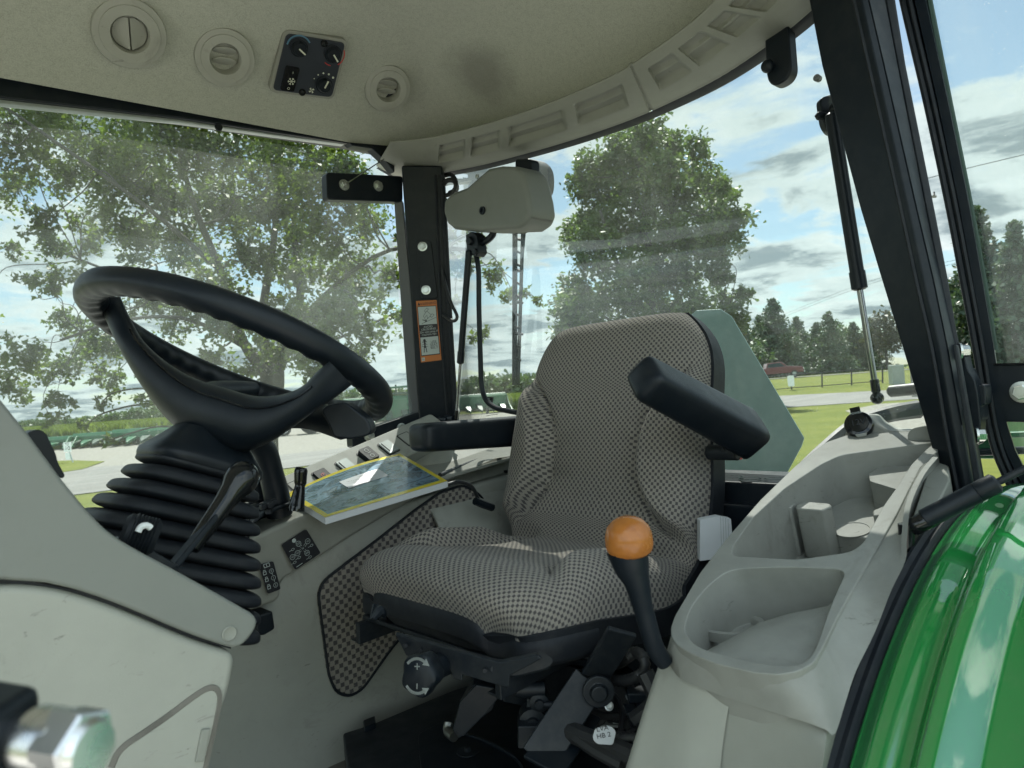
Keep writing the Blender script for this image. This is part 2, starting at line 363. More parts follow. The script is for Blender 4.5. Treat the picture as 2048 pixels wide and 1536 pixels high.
# ground sheet
gx = sorted(set([round(s*v, 2) for v in list(np.concatenate([np.arange(0, 140, 4), np.geomspace(140, 2500, 14)])) for s in (-1, 1)]))
g = MB(); g.grid([[Vector((x, y, gh(x, y))) for y in gx] for x in gx])
tag(build('ground', g, 'lawn', smooth=180), 'mown green lawn around the driveway', kind='structure')
def sheet(name, pts, mat, lift, label, step=6):
    bm = bmesh.new(); bm.faces.new([bm.verts.new((p[0], p[1], 0)) for p in pts]); 
    for ax in (0, 1):
        lo = min(p[ax] for p in pts); hi = max(p[ax] for p in pts); k = lo+step
        while k < hi:
            n = Vector((1, 0, 0)) if ax == 0 else Vector((0, 1, 0))
            bmesh.ops.bisect_plane(bm, geom=bm.verts[:]+bm.edges[:]+bm.faces[:], plane_co=n*k, plane_no=n); k += step
    for v in bm.verts: v.co.z = gh(v.co.x, v.co.y)+lift
    me = bpy.data.meshes.new(name); bm.to_mesh(me); bm.free()
    return tag(finish(name, me, [mat], smooth=180), label, kind='structure')
sheet('gravel_lot', [(-60, 36), (4.5, 31), (9, 27), (24, 25), (33, 26.5), (44, 36), (46, 50), (40, 60), (30, 62), (8, 66), (-60, 80)], 'gravel', .012, 'pale gravel lot beyond the driveway')
sheet('bounce_pad', [(.6+8.5*math.cos(a)+math.sin(a*3)*.6, .3+8.5*math.sin(a)+math.cos(a*4)*.5) for a in np.linspace(0, 6.283, 40)[:-1]], 'bounce_pale', .012, 'unseen pale pad added under the tractor to bounce light into the cab', 4)  # out of view, added as a light reflector for the interior
sheet('driveway', [(-60, 24), (4.5, 21.1), (10.6, 20.7), (24, 20.2), (36.2, 18.4), (39.5, 14.6), (43, 9), (60, -6), (72, -6), (61, 12), (55.5, 20.4), (52, 26.4), (40, 26.2), (24, 25.4), (12.4, 27), (7.4, 32.4), (-60, 44)], 'road_surface', .024, 'smooth grey driveway crossing the view')
gp = [G(*p) for p in ((1690, 822), (1760, 808), (1900, 800), (2000, 830), (1900, 880), (1790, 860))]
sheet('gravel_patch', [(p.x, p.y) for p in gp], 'gravel', .012, 'patch of loose grey gravel on the lawn', 2)
sheet('grass_island', [(p.x, p.y) for p in (G(20, 960), G(60, 925), G(150, 922), G(210, 924), G(165, 940), G(100, 950))], 'lawn', .036, 'small tongue of grass in the gravel', 4)
ha, hb = GD(1300, 84), GD(2300, 78); t = (hb-ha).normalized(); nrm = Vector((-t.y, t.x, 0))
ha -= t*60; hb += t*60
def strip(name, a, b, w, mat, lift, label):
    rows = []
    for i in range(61):
        p = a.lerp(b, i/60); rows.append([Vector((q.x, q.y, gh(q.x, q.y)+lift)) for q in (p+nrm*(w*k/4) for k in range(-2, 3))])
    m_ = MB(); m_.grid(rows); return tag(build(name, m_, mat, smooth=180), label, kind='structure')
strip('highway', ha, hb, 9, 'road_surface', .05, 'two-lane highway along the top of the bank')
# ------------------------------------------------------------------ trees
def leaves(mb_pts, sizes, shape='maple', up=.35):
    n = len(mb_pts); a = rng.normal(size=(n, 3)); a[:, 2] = a[:, 2]+up*3; nn = a/np.linalg.norm(a, axis=1)[:, None]
    b = rng.normal(size=(n, 3)); x = np.cross(nn, b); x /= np.linalg.norm(x, axis=1)[:, None]; y = np.cross(nn, x)
    S = {'maple': [(-.08, 0), (-.5, .28), (-.25, .45), (0, 1.0), (.25, .45), (.5, .28), (.08, 0)], 'oval': [(0, 0), (-.42, .45), (0, 1), (.42, .45)], 'spray': [(-.1, 0), (-.34, .7), (0, 1.0), (.3, .75), (.1, 0)]}[shape]
    S = np.array(S); k = len(S)
    P = mb_pts[:, None, :]+sizes[:, None, None]*(S[None, :, 0, None]*x[:, None, :]+S[None, :, 1, None]*y[:, None, :])
    P += nn[:, None, :]*(sizes[:, None, None]*.25*np.abs(S[None, :, 0, None]))
    return P.reshape(-1, 3), k
def mesh_np(name, P, k, mat, parent, org):
    n = len(P)//k; me = bpy.data.meshes.new(name); me.vertices.add(len(P)); me.vertices.foreach_set('co', (P-np.array(org)).astype('f').ravel())
    me.loops.add(len(P)); me.loops.foreach_set('vertex_index', np.arange(len(P), dtype='i')); me.polygons.add(n)
    me.polygons.foreach_set('loop_start', np.arange(0, len(P), k, dtype='i')); me.update(calc_edges=True)
    me.materials.append(MATS[mat]); ob = bpy.data.objects.new(name, me); COL.objects.link(ob); ob.parent = parent
    if parent is None: ob.location = org
    return ob
# big maple by the driveway: stems and lobes read off the photo, at depths of their own
dz = 14.0
def mp(x, y, dd=0): return D(x, y, dz+dd)
base = Vector(GD(523, 14.0))
stems = [([base, mp(530, 880), mp(543, 780), mp(545, 740)], .27, .22),
 ([mp(545, 760), mp(490, 690, -.5), mp(440, 540, -1), mp(385, 400, -1.3), mp(340, 230, -1.5)], .12, .03),
 ([mp(545, 760), mp(525, 640, .3), mp(552, 440, .6), mp(560, 180, .8)], .13, .035),
 ([mp(548, 760), mp(600, 610, .5), mp(590, 420, 1.2), mp(660, 190, 1.6)], .12, .03),
 ([mp(545, 720), mp(640, 600, -.8), mp(780, 500, -1.3), mp(960, 500, -1.5)], .075, .02),
 ([mp(545, 740), mp(420, 640, .8), mp(260, 560, 1.2), mp(110, 500, 1.0)], .07, .02),
 ([mp(440, 540, -1), mp(300, 420, -2), mp(120, 290, -2.4), mp(-40, 180, -2.6)], .05, .02),
 ([mp(560, 700), mp(640, 690, 1.5), mp(760, 640, 2), mp(850, 600, 2.2)], .05, .015),
 ([mp(500, 700), mp(380, 640, -1.6), mp(250, 640, -2.2), mp(120, 680, -2.2)], .05, .015)]
LB = '''20 260 110,110 215 90,210 270 100,320 250 95,420 290 100,520 260 90,620 300 100,700 360 80,30 380 60,130 350 70,255 370 80,350 390 85,450 400 85,560 400 85,650 440 80,740 440 65,20 500 35,95 480 45,
170 470 60,280 470 70,400 500 75,500 520 70,610 540 70,700 540 65,790 560 50,860 520 45,190 560 45,280 590 60,350 640 60,450 620 65,560 620 60,650 640 60,730 640 55,130 640 55,220 670 60,60 700 55,130 735 55,
30 760 45,220 760 50,290 720 45,640 720 50,730 710 40,420 720 50,500 730 40,800 640 40,920 520 45,985 545 35,1030 590 28,1075 598 16,900 610 30,960 670 26,890 680 22,110 800 28,98 840 20,195 810 30,170 850 20,215 880 15,290 790 24,
60 560 25,900 440 40,960 470 25,120 130 110,320 120 120,520 110 120,720 150 100,420 0 130,640 0 130,200 0 120,-80 150 110,-120 330 90,-90 620 70'''
LB += ',560 690 60,480 640 60,640 640 70,420 570 65,600 480 75,340 480 60,470 430 80,250 450 60,700 590 55,90 440 45,180 690 55,320 600 55,560 330 90,260 330 90,100 560 45,830 470 50'
lobes = []
for q in LB.replace('\n', '').split(','):
    x, y, r = map(float, q.split()); dd = rng.uniform(-2.6, 2.6); r2 = r*14/FPX
    lobes.append((mp(x, y, dd), r2*.93))
t = thing('maple_tree', base, 'large spreading maple with several stems beside the driveway, seen through the side window', 'tree')
def crown_parts(t, base, stems, lobes, lsize, dens, mat, shape, twr, spread=.12, drop=.25, holes=1.0):
    mb = MB(); nodes = []
    for pts, r0_, r1_ in stems:
        n = len(pts); mb.tube(pts, [r0_+(r1_-r0_)*(i/(n-1))**.8 for i in range(n)], 9)
        for i in range(n-1):
            for q in (0, .33, .66): nodes.append((pts[i].lerp(pts[i+1], q), r0_+(r1_-r0_)*((i+q)/(n-1))**.8))
    P = []
    for c, R in lobes:
        c = Vector(c); a, ra = min(nodes[1:], key=lambda q: (q[0]-c).length+max(0, q[0].z-c.z)*.8)
        rb = min(ra*.5, twr*2.2); inner = c-(c-a).normalized()*R*.25
        ln_ = (inner-a).length; ja = lambda k: a.lerp(inner, k)+Vector(rng.normal(size=3))*ln_*.07+Vector((0, 0, ln_*.10*math.sin(3.1*k)))
        if ln_ > .2: mb.tube([a, ja(.25), ja(.5), ja(.75), inner], [rb, rb*.85, rb*.7, rb*.55, rb*.4], 6)
        per = max(40, int(dens*R*R)); k = max(5, int(per/38))
        for i in range(k):
            d = rng.normal(size=3); d /= np.linalg.norm(d); d[2] *= .85
            e = c+Vector(d)*R*(.35+.85*rng.random()); e.z -= R*drop*rng.random()**2
            m2 = inner.lerp(e, .5)+Vector(rng.normal(size=3))*R*.1
            mb.tube([inner, inner.lerp(m2, .5)+Vector(rng.normal(size=3))*R*.06, m2, m2.lerp(e, .5)+Vector(rng.normal(size=3))*R*.06, e], [rb*.35, rb*.3, rb*.22, rb*.16, twr*.15], 3, cap=False, smooth=False)
            nl = int(per/k); tt = rng.random(nl)**.55
            P.append(np.outer(1-tt, np.array(m2))+np.outer(tt, np.array(e))+rng.normal(size=(nl, 3))*R*spread*(.6+rng.random()))
    build('trunk', mb, 'bark', t, recalc=False, smooth=180)
    P = np.concatenate(P); Q, k = leaves(P, lsize*(.6+.8*rng.random(len(P))), shape)
    mesh_np('crown', Q, k, mat, t, base)
crown_parts(t, base, stems, lobes, .092, 2050, 'maple_leaf', 'maple', .014, .15)
# tall tree in the rear window
d2 = 45.0
def tp(x, y, dd=0): return D(x, y, d2+dd)
base2 = Vector(GD(1310, 45))
st2 = [([base2, tp(1306, 700), tp(1300, 560), tp(1292, 400), tp(1285, 290)], .5, .12), ([tp(1304, 640), tp(1240, 540, -1), tp(1200, 420, -1.5)], .22, .08),
 ([tp(1304, 660), tp(1370, 580, 1), tp(1420, 500, 1)], .2, .06), ([tp(1300, 560), tp(1340, 440, -1), tp(1360, 330, -1)], .2, .06), ([tp(1304, 690), tp(1220, 640, 1), tp(1150, 600, 1)], .16, .05), ([tp(1304, 690), tp(1400, 650, -1), tp(1490, 590, -1)], .14, .04)]
LB2 = '''1290 275 42,1235 300 42,1340 290 36,1395 300 30,1190 330 38,1270 340 50,1340 345 45,1400 350 30,1170 380 30,1215 390 45,1290 400 50,1360 400 45,1160 440 34,1210 460 45,1280 470 50,1350 470 50,1420 430 34,
1445 380 26,1455 470 26,1140 475 24,1400 500 40,1440 540 30,1180 530 30,1240 540 42,1310 540 46,1370 550 40,1150 570 36,1200 600 40,1260 610 42,1320 620 42,1385 610 40,1440 600 30,1490 590 20,1130 610 24,1180 650 30,1430 650 34,1470 630 30,1150 610 38,1130 650 30,1460 420 34,1440 480 34,1190 480 38,1160 350 26,1420 370 36,1360 670 40,1270 680 40'''
lob2 = []
for q in LB2.replace('\n', '').split(','):
    x, y, r = map(float, q.split()); lob2.append((tp(x, y, rng.uniform(-4, 4)), r*1.2*45/FPX))
t = thing('broadleaf_tree', base2, 'tall dense green tree standing alone behind the driver seat', 'tree')
crown_parts(t, base2, st2, lob2, .27, 480, 'oak_leaf', 'spray', .05, .15)
def smalltree(x, ytop, d, wpx, label, mat, group, dens=40, ls=.6, name='broadleaf_tree'):
    b = GD(x, d); top = D(x, ytop, d); h = top.z-b.z; w = wpx*d/FPX/2
    t = thing(name, b, label, 'tree', group); lob = []
    for i in range(9):
        a = rng.random()*6.28; zz_ = rng.uniform(.3, .88); rr = w*(1.05-abs(zz_-.5))*.55*rng.random()**.4
        lob.append((b+Vector((math.cos(a)*rr, math.sin(a)*rr, h*zz_)), w*.5))
    lob.append((b+Vector((0, 0, h-w*.45)), w*.45))
    crown_parts(t, b, [([b, b+Vector((0, 0, h*.4)), b+Vector((.2, .1, h*.85))], h*.025, h*.008)], lob, ls, dens, mat, 'spray', .05, .2)
def spruce(x, ytop, d, wpx, label, group, mat='needle'):
    b = GD(x, d); top = D(x, ytop, d); h = top.z-b.z; w = 1.35*wpx*d/FPX/2
    t = thing('spruce_tree', b, label, 'tree', group)
    mb = MB(); mb.tube([b, b+Vector((0, 0, h*.97))], [h*.02, h*.003], 6); P = []; lev = int(16+h*.6)
    for i in range(lev):
        z = h*(.06+.92*(i/lev)); R = w*(1-(i/lev))**.8*rng.uniform(.8, 1.12)+.1
        for k in range(int(6+R*2.2)):
            a = rng.random()*6.283; e = R*rng.uniform(.75, 1.1); m_ = int(14+R*10)
            tt = rng.random(m_); q = np.stack([np.cos(a)*e*tt, np.sin(a)*e*tt, z-.22*e*tt+.10*e*tt*tt], 1)+rng.normal(size=(m_, 3))*[.13, .13, .10]*(.4+R*.35)
            P.append(q+np.array(b))
            if rng.random() < .3: mb.tube([b+Vector((0, 0, z)), b+Vector((math.cos(a)*e*.8, math.sin(a)*e*.8, z-.1*e))], [.04, .015], 3, cap=False)
    build('trunk', mb, 'bark', t, recalc=False, smooth=180)
    P = np.concatenate(P); Q, k = leaves(P, .24*(h/11)**.5*(.6+.8*rng.random(len(P)))*1.5, 'spray', -.1); mesh_np('crown', Q, k, mat, t, b)
gt = 'conifers along the highway'
spruce(1555, 590, 108, 120, 'tallest dark spruce above the red pickup', gt)
spruce(1490, 640, 116, 95, 'dark spruce half hidden behind the warning triangle', gt)
spruce(1610, 655, 118, 80, 'short spruce just right of the tallest one', gt)
spruce(1665, 618, 104, 80, 'pointed blue-green spruce above the pipe fence', gt)
spruce(1640, 640, 112, 70, 'slim spruce squeezed left of the pointed blue-green one', gt)
spruce(1712, 640, 110, 80, 'rounded spruce beside the gas strut rod', gt)
spruce(1972, 398, 50, 175, 'tall spruce seen through the open door glass', gt)
spruce(2050, 428, 46, 150, 'spruce at the right edge of the door glass', gt)
spruce(1915, 560, 62, 110, 'spruce in the gap between pillar and door', gt)
smalltree(1775, 612, 106, 110, 'dark reddish broadleaf tree partly behind the left pillar', 'dark_leaf', 'roadside broadleaf trees', 42, .55)
smalltree(1690, 650, 125, 90, 'bright green broadleaf tree between the spruces', 'woods_leaf', 'roadside broadleaf trees', 42, .6)
smalltree(1445, 640, 110, 130, 'broadleaf tree left of the warning triangle top', 'dark_leaf', 'roadside broadleaf trees', 42, .55)
smalltree(1380, 665, 120, 130, 'broadleaf tree behind the seat backrest', 'woods_leaf', 'roadside broadleaf trees', 42, .55)
smalltree(1860, 600, 115, 130, 'broadleaf tree hidden behind the left pillar', 'woods_leaf', 'roadside broadleaf trees', 42, .55)
spruce(1600, 628, 122, 80, 'spruce peeking between the tallest and the short one', gt)
spruce(1745, 632, 118, 85, 'spruce just left of the near pillar edge', gt)
spruce(1525, 625, 122, 90, 'spruce on the left shoulder of the tallest one', gt)
smalltree(1510, 690, 104, 90, 'low round broadleaf tree above the pickup bed', 'woods_leaf', 'roadside broadleaf trees', 42, .5)
smalltree(1590, 690, 112, 90, 'low broadleaf tree above the pickup hood', 'woods_leaf', 'roadside broadleaf trees', 42, .5)
smalltree(1730, 690, 114, 90, 'low broadleaf tree behind the utility cabinet', 'dark_leaf', 'roadside broadleaf trees', 42, .5)
smalltree(2000, 560, 80, 150, 'green tree low in the open door glass', 'woods_leaf', 'roadside broadleaf trees', 50, .5)
# woods on the horizon
P = []
for x in np.arange(-150, 1600, 7.0):
    if x < 700: d = 330+40*math.sin(x*.01); h = 3.0+3.6*sst(0, 420, x)+.6*math.sin(x*.03)
    elif x < 1120: d = 210; h = 4.6+.7*math.sin(x*.02+1)+(1.6*sst(860, 1000, x))
    else: d = 150; h = 6+math.sin(x*.04)
    h *= rng.uniform(.85, 1.12); b = GD(x+rng.uniform(-4, 4), d*rng.uniform(.97, 1.06))
    n = 170; q = rng.normal(size=(n, 3)); q /= np.linalg.norm(q, axis=1)[:, None]; q *= np.array([3.6, 3.6, h*.5])*(.6+.45*rng.random((n, 1)))
    q[:, 2] += h*.5; P.append(q+np.array([b.x, b.y, b.z]))
P = np.concatenate(P); Q, k = leaves(P, 1.5*(.6+.8*rng.random(len(P))), 'spray', .2)
tag(mesh_np('distant_woods', Q, k, 'woods_leaf', None, (0, 0, 0)), 'low line of woods far beyond the fields', kind='stuff')
# corn
def corn(name, x0, x1, da, db, n, label):
    P = []
    d = da*(db/da)**(rng.random(n)**1.3); x = rng.uniform(x0, x1, n)
    for i in range(n):
        b = E0+(f0+r0*((x[i]-1024)/FPX))*d[i]; h = rng.uniform(1.2, 1.6); s = .09+d[i]*.0014
        a = rng.random()*3.14; c_, s_ = math.cos(a)*s, math.sin(a)*s
        l = rng.normal()*.12
        P += [(b.x-c_*.5, b.y-s_*.5, 0), (b.x+c_*.5, b.y+s_*.5, 0), (b.x+c_+l, b.y+s_, h*.7), (b.x+l, b.y, h), (b.x-c_+l, b.y-s_, h*.75)]
    tag(mesh_np(name, np.array(P), 5, 'corn_leaf', None, (0, 0, 0)), label, 'crop', kind='stuff')
corn('corn_field', -60, 420, 52, 240, 26000, 'field of ripening corn behind the parked machinery')
corn('soybean_field', 930, 1120, 75, 200, 8000, 'bright green crop strip in front of the far woods')
# ------------------------------------------------------------------ fence, sign, poles, vehicles
fe = thing('pipe_fence', GD(1640, 60), 'black pipe fence on the lawn below the highway', 'fence')
fx = [(1500, 758), (1583, 749), (1644, 745), (1703, 740), (1765, 735)]
tops = [D(x, y, 60) for x, y in fx]; bots = [D(x, y+29, 60) for x, y in fx]
for a, b in zip(tops, bots):
    mb = MB(); mb.tube([a+Vector((0, 0, .06)), Vector((b.x, b.y, gh(b.x, b.y)-.1))], .06, 6); build('fence_post', mb, 'black_satin', fe)
mb = MB(); mb.tube(tops, .04, 6, smooth=False); build('top_rail', mb, 'black_satin', fe)
mb = MB(); mb.tube([b+Vector((0, 0, .1)) for b in bots], .035, 6, smooth=False); build('bottom_rail', mb, 'black_satin', fe)
c = D(1582, 762, 59.6); mb = MB(); mb.prism(rnd([c+r0*a+z0*b_ for a, b_ in ((-.27, -.45), (.27, -.45), (.27, .45), (-.27, .45))], .15), f0*.03); ob = build('marker_sign', mb, 'sign_white', org=c); tag(ob, 'small pale blank plate hung on the pipe fence', 'sign')
c = D(1793, 750, 58); b = GD(1793, 58); mb = MB(); mb.box((c.x, c.y, (b.z+c.z+.8)/2), r0*.5, f0*.3, z0*((c.z+.8-b.z)/2))
tag(build('utility_box', mb, 'galvanised', org=b, bevel=.03), 'grey utility cabinet standing near the left pillar', 'utility box')
sg = thing('speed_sign', GD(138, 33), 'white speed limit 10 sign on a thin post', 'road sign')
c = D(135, 894, 33); b = GD(138, 33); sx, sy = r0, z0
mb = MB(); mb.tube([b, c+f0*.03], .03, 6); build('post', mb, 'galvanised', sg)
mb = MB(); mb.box(c, r0*.17, f0*.01, z0*.22); mb.text('SPEED\nLIMIT', c+z0*.13-f0*.012, r0, z0, .085, 1); mb.text('10', c-z0*.06-f0*.012, r0, z0, .26, 1); build('sign_plate', mb, ['sign_white', 'sticker_black'], sg)
mb = MB(); mb.box(c-z0*.42, r0*.12, f0*.01, z0*.16); build('lower_plate', mb, 'sign_white', sg)
# utility pole and wires
up_ = thing('utility_pole', GD(1826, 40), 'wooden utility pole with insulators behind the left pillar', 'utility pole')
b = GD(1826, 40); c = D(1800, 398, 40)
mb = MB(); mb.tube([b, c+z0*.5], [.16, .11], 10); build('pole', mb, 'wood_grey', up_)
mb = MB(); mb.bar(c-r0*2.0, c+r0*2.0, .1, .12); build('crossarm', mb, 'wood_grey', up_)
for k in (-1.9, -1.6, 1.6, 1.9):
    mb = MB(); mb.lathe(c+r0*k+z0*.06, z0, [(0, .03), (.06, .07), (.1, .03), (.16, .06), (.22, .02)], 8); build('insulator', mb, 'sticker_black', up_)
def wire(pts, lab):
    mb = MB(); mb.tube(pts, .02, 4); tag(build('power_line', mb, 'sticker_black', smooth=180), lab, 'power line', 'overhead wires')
wire([D(1560, 632, 125), D(1768, 553, 75), D(2300, 452, 38)], 'upper overhead wire slanting above the spruces')
wire([D(1560, 637, 124), D(1768, 559, 74), D(2300, 462, 38)], 'overhead wire just below the upper one')
wire([D(1728, 392, 39), D(1900, 345, 37), D(2300, 250, 33)], 'high wire running to the pole head across the sky')
# pickup
def vehicle():
    o_ = GD(1548, 79); ax = (t_h := (hb-ha).normalized()); sd = Vector((-ax.y, ax.x, 0)); o_ = o_+Vector((0, 0, .05))
    tk = thing('pickup_truck', o_, 'dark red pickup truck driving right along the highway', 'pickup')
    def q(x, z, y): return o_+ax*x+sd*y+z0*z
    prof = [(-3.0, .5), (-3.0, 1.15), (-1.0, 1.18), (-.75, 1.75), (.75, 1.82), (1.35, 1.25), (2.75, 1.12), (2.9, .55)]
    mb = MB(); mb.prism([q(x, z, -.95) for x, z in [(-3.0, .5), (-3.0, 1.15), (-1.0, 1.18), (1.4, 1.25), (2.75, 1.12), (2.92, .9), (2.92, .5)]], sd*1.9); build('body', mb, 'truck_red', tk, bevel=.06)
    mb = MB(); mb.prism([q(x, z, -.82) for x, z in [(-1.0, 1.16), (-.8, 1.72), (.65, 1.78), (1.3, 1.23)]], sd*1.64); build('cab', mb, 'truck_red', tk, bevel=.05)
    for y in (-.835, .825):
        mb = MB(); mb.prism([q(x, z, y) for x, z in [(-.85, 1.24), (-.72, 1.62), (.55, 1.68), (.98, 1.26)]], sd*.012); build('side_window', mb, 'car_glass', tk)
    mb = MB(); mb.prism([q(.70, 1.72, -.7), q(1.27, 1.27, -.74), q(1.27, 1.27, .74), q(.70, 1.72, .7)], ax*.02+z0*.02); build('windscreen', mb, 'car_glass', tk)
    for x in (-1.9, 1.9):
        for y in (-.96, .72):
            mb = MB(); mb.lathe(q(x, .38, y), sd, [(0, .2), (0, .4), (.24, .4), (.24, .2)], 18); w = build('wheel', mb, 'tire', tk)
            mb = MB(); mb.lathe(q(x, .38, y-.01), sd, [(0, .05), (0, .22), (.26, .22), (.26, .05)], 14); build('rim', mb, 'galvanised', w)
    for y in (-.75, .75):
        mb = MB(); mb.box(q(2.93, .9, y), ax*.02, sd*.15, z0*.1); build('headlight', mb, 'sign_white', tk)
    mb = MB(); mb.box(q(2.97, .58, 0), ax*.06, sd*.9, z0*.1); build('bumper', mb, 'galvanised', tk)
vehicle()
# small tractor parked on the gravel
def lot_tractor():
    o_ = G(604, 869); o_.z = .012; ax = (r0*.95+f0*.3).normalized(); sd = Vector((-ax.y, ax.x, 0))
    tk = thing('compact_tractor', o_, 'small green tractor with a white front wheel on the gravel lot', 'tractor')
    def q(x, z, y): return o_+ax*x+sd*y+z0*z
    mb = MB(); mb.prism([q(x, z, -.3) for x, z in [(-.6, .6), (-.6, 1.5), (-1.6, 1.45), (-1.7, .9), (-1.6, .6)]], sd*.6); build('hood', mb, 'machine_green', tk, bevel=.05)
    mb = MB(); mb.box(q(.2, .8, 0), ax*.8, sd*.25, z0*.25); build('chassis', mb, 'machine_dark', tk, bevel=.02)
    for y, nm in ((-.85, 0), (.5, 0)):
        mb = MB(); mb.lathe(q(.6, .75, y), sd, [(0, .35), (.02, .72), (.3, .75), (.33, .35)], 22); w = build('rear_wheel', mb, 'tire', tk)
        mb = MB(); mb.lathe(q(.6, .75, y-.01), sd, [(0, .1), (0, .38), (.35, .38), (.35, .1)], 18); build('rim', mb, 'yellow_print', w)
        mb = MB(); mb.lathe(q(-1.1, .45, y+.05), sd, [(0, .2), (.02, .42), (.2, .45), (.22, .2)], 20); w = build('front_wheel', mb, 'tire', tk)
        mb = MB(); mb.lathe(q(-1.1, .45, y+.04), sd, [(0, .05), (0, .26), (.24, .26), (.24, .05)], 16); build('rim', mb, 'wheel_white', w)
        mb = MB(); mb.prism([q(x, z, y) for x, z in [(.0, 1.2), (.2, 1.6), (1.0, 1.6), (1.3, 1.1), (1.0, 1.45), (.3, 1.45)]], sd*.35); build('fender', mb, 'machine_green', tk)
    mb = MB(); mb.box(q(.35, 1.35, 0), ax*.25, sd*.25, z0*.08); mb.box(q(.6, 1.6, 0), ax*.06, sd*.25, z0*.25); build('seat', mb, 'black_satin', tk, bevel=.03)
    mb = MB(); mb.tube([q(-.5, 1.4, 0), q(-.35, 1.7, 0)], .03, 6); mb.lathe(q(-.35, 1.7, 0), ax*.3+z0, [(0, .2), (.03, .2)], 14); build('steering_wheel', mb, 'black_satin', tk)
lot_tractor()
# corn headers standing along the field edge
def header(x, d, n, w, label, hgt=1.1):
    o_ = GD(x, d); ax = (r0*.97+f0*.24).normalized(); sd = Vector((-ax.y, ax.x, 0))
    tk = thing('corn_header', o_, label, 'farm machine', 'headers parked along the field edge')
    def q(a, z, y): return o_+ax*a+sd*y+z0*z
    mb = MB(); mb.prism([q(-w/2, z, y) for y, z in [(.4, .35), (0, .5), (0, hgt), (.25, hgt+.25), (.9, hgt+.2), (1.0, .4)]], ax*w); build('auger_housing', mb, 'machine_green', tk, bevel=.04)
    for i in range(n):
        a = -w/2+w*(i+.5)/n; mb = MB(); mb.prism([q(a-.28, hgt*.5, 0), q(a+.28, hgt*.5, 0), q(a+.2, .3, -1.0), q(a, .12, -1.7), q(a-.2, .3, -1.0)], Vector((0, 0, .2)))
        build('snout', mb, 'machine_green' if (i*7) % 3 == 1 else 'machine_dark', tk, bevel=.04)
    for a in (-w/2-.05, w/2+.05):
        mb = MB(); mb.prism([q(a, z, y) for y, z in [(-1.9, .15), (-.5, .9), (.2, hgt+.1), (1.0, hgt), (1.0, .2)]], ax*.08); build('end_shield', mb, 'machine_green', tk, bevel=.02)
    for a in (-w*.3, w*.3):
        mb = MB(); mb.box(q(a, .18, .8), ax*.12, sd*.12, z0*.19); build('stand_leg', mb, 'machine_dark', tk)
header(60, 50, 6, 5.6, 'green corn header leftmost, behind the speed limit sign', .7)
header(205, 51, 6, 4.2, 'green corn header between the speed sign and the steering boot', .8)
header(330, 50, 8, 7.0, 'green corn header right behind the steering boot', .9)
header(790, 50, 6, 7, 'tall green header beside the right rear pillar', 1.9)
header(920, 66, 8, 8.5, 'green header just right of the far pillar', 1.6)
header(690, 58, 6, 6, 'green header under the steering wheel rim', 1.3)
mb = MB(); c = G(765, 862); c.z = 0
for k in range(5): mb.bar(c-r0*2.4+z0*(1.0+.42*k)+f0*6, c+r0*2.6+z0*(1.05+.42*k)+f0*6, .35, .14, k % 2)
for a in (-2.3, 0, 2.5): mb.bar(c+r0*a+f0*6.2, c+r0*a+z0*2.9+f0*6.2, .1, .12, 1, upv=f0)
tag(build('tillage_implement', mb, ['machine_green', 'machine_dark'], org=c), 'long green implement with stacked bars left of the far pillar', 'farm machine')
# ================================================================== THE TRACTOR
TR = thing('tractor', T(.9, 1.0, -EYE), 'green utility tractor seen through its open cab door, tan interior with patterned driver seat', 'tractor')
O_ = ORG[TR.name]
def lab(o, s): o['label'] = s; return o
XR, YR = Vector((1, 0, 0)), Vector((0, 1, 0))             # tractor rearwards, tractor right
# ---- headliner: a dome rising from the side rails
def zroof(u, v):
    a = max(0, 1.63-v); b = max(0, v-.36); c = max(0, 1.30-u)
    h = .655+.02*u+.35*math.tanh(a*.88/.35)
    h = min(h, .64+.34*(1-math.exp(-b/.22)))
    return min(h, .635+.34*(1-math.exp(-c/.24)))+.0
rows = []
for i in range(61):
    u = -.75+2.05*i/60
    rows.append([T(u, v, zroof(u, v)) for v in np.linspace(.34, 1.63, 56)])
mb = MB(); mb.grid(rows); head = build('headliner', mb, 'felt', TR, smooth=180)
def hit(x, y, off=0):                                     # where the pixel's ray meets the headliner, and its normal
    k = ray(x, y); lo, hi = .3, 3.0
    for i in range(600):
        d = lo+(hi-lo)*i/600; p = k*d
        if p.z > zroof(p.x, p.y): break
    p = k*d; e = .02
    n = Vector(((zroof(p.x+e, p.y)-zroof(p.x-e, p.y))/(2*e), (zroof(p.x, p.y+e)-zroof(p.x, p.y-e))/(2*e), -1)).normalized()
    return E0+p, n
ps, _ = hit(965, 150); STAIN.inputs[1].default_value = tuple(ps-O_)
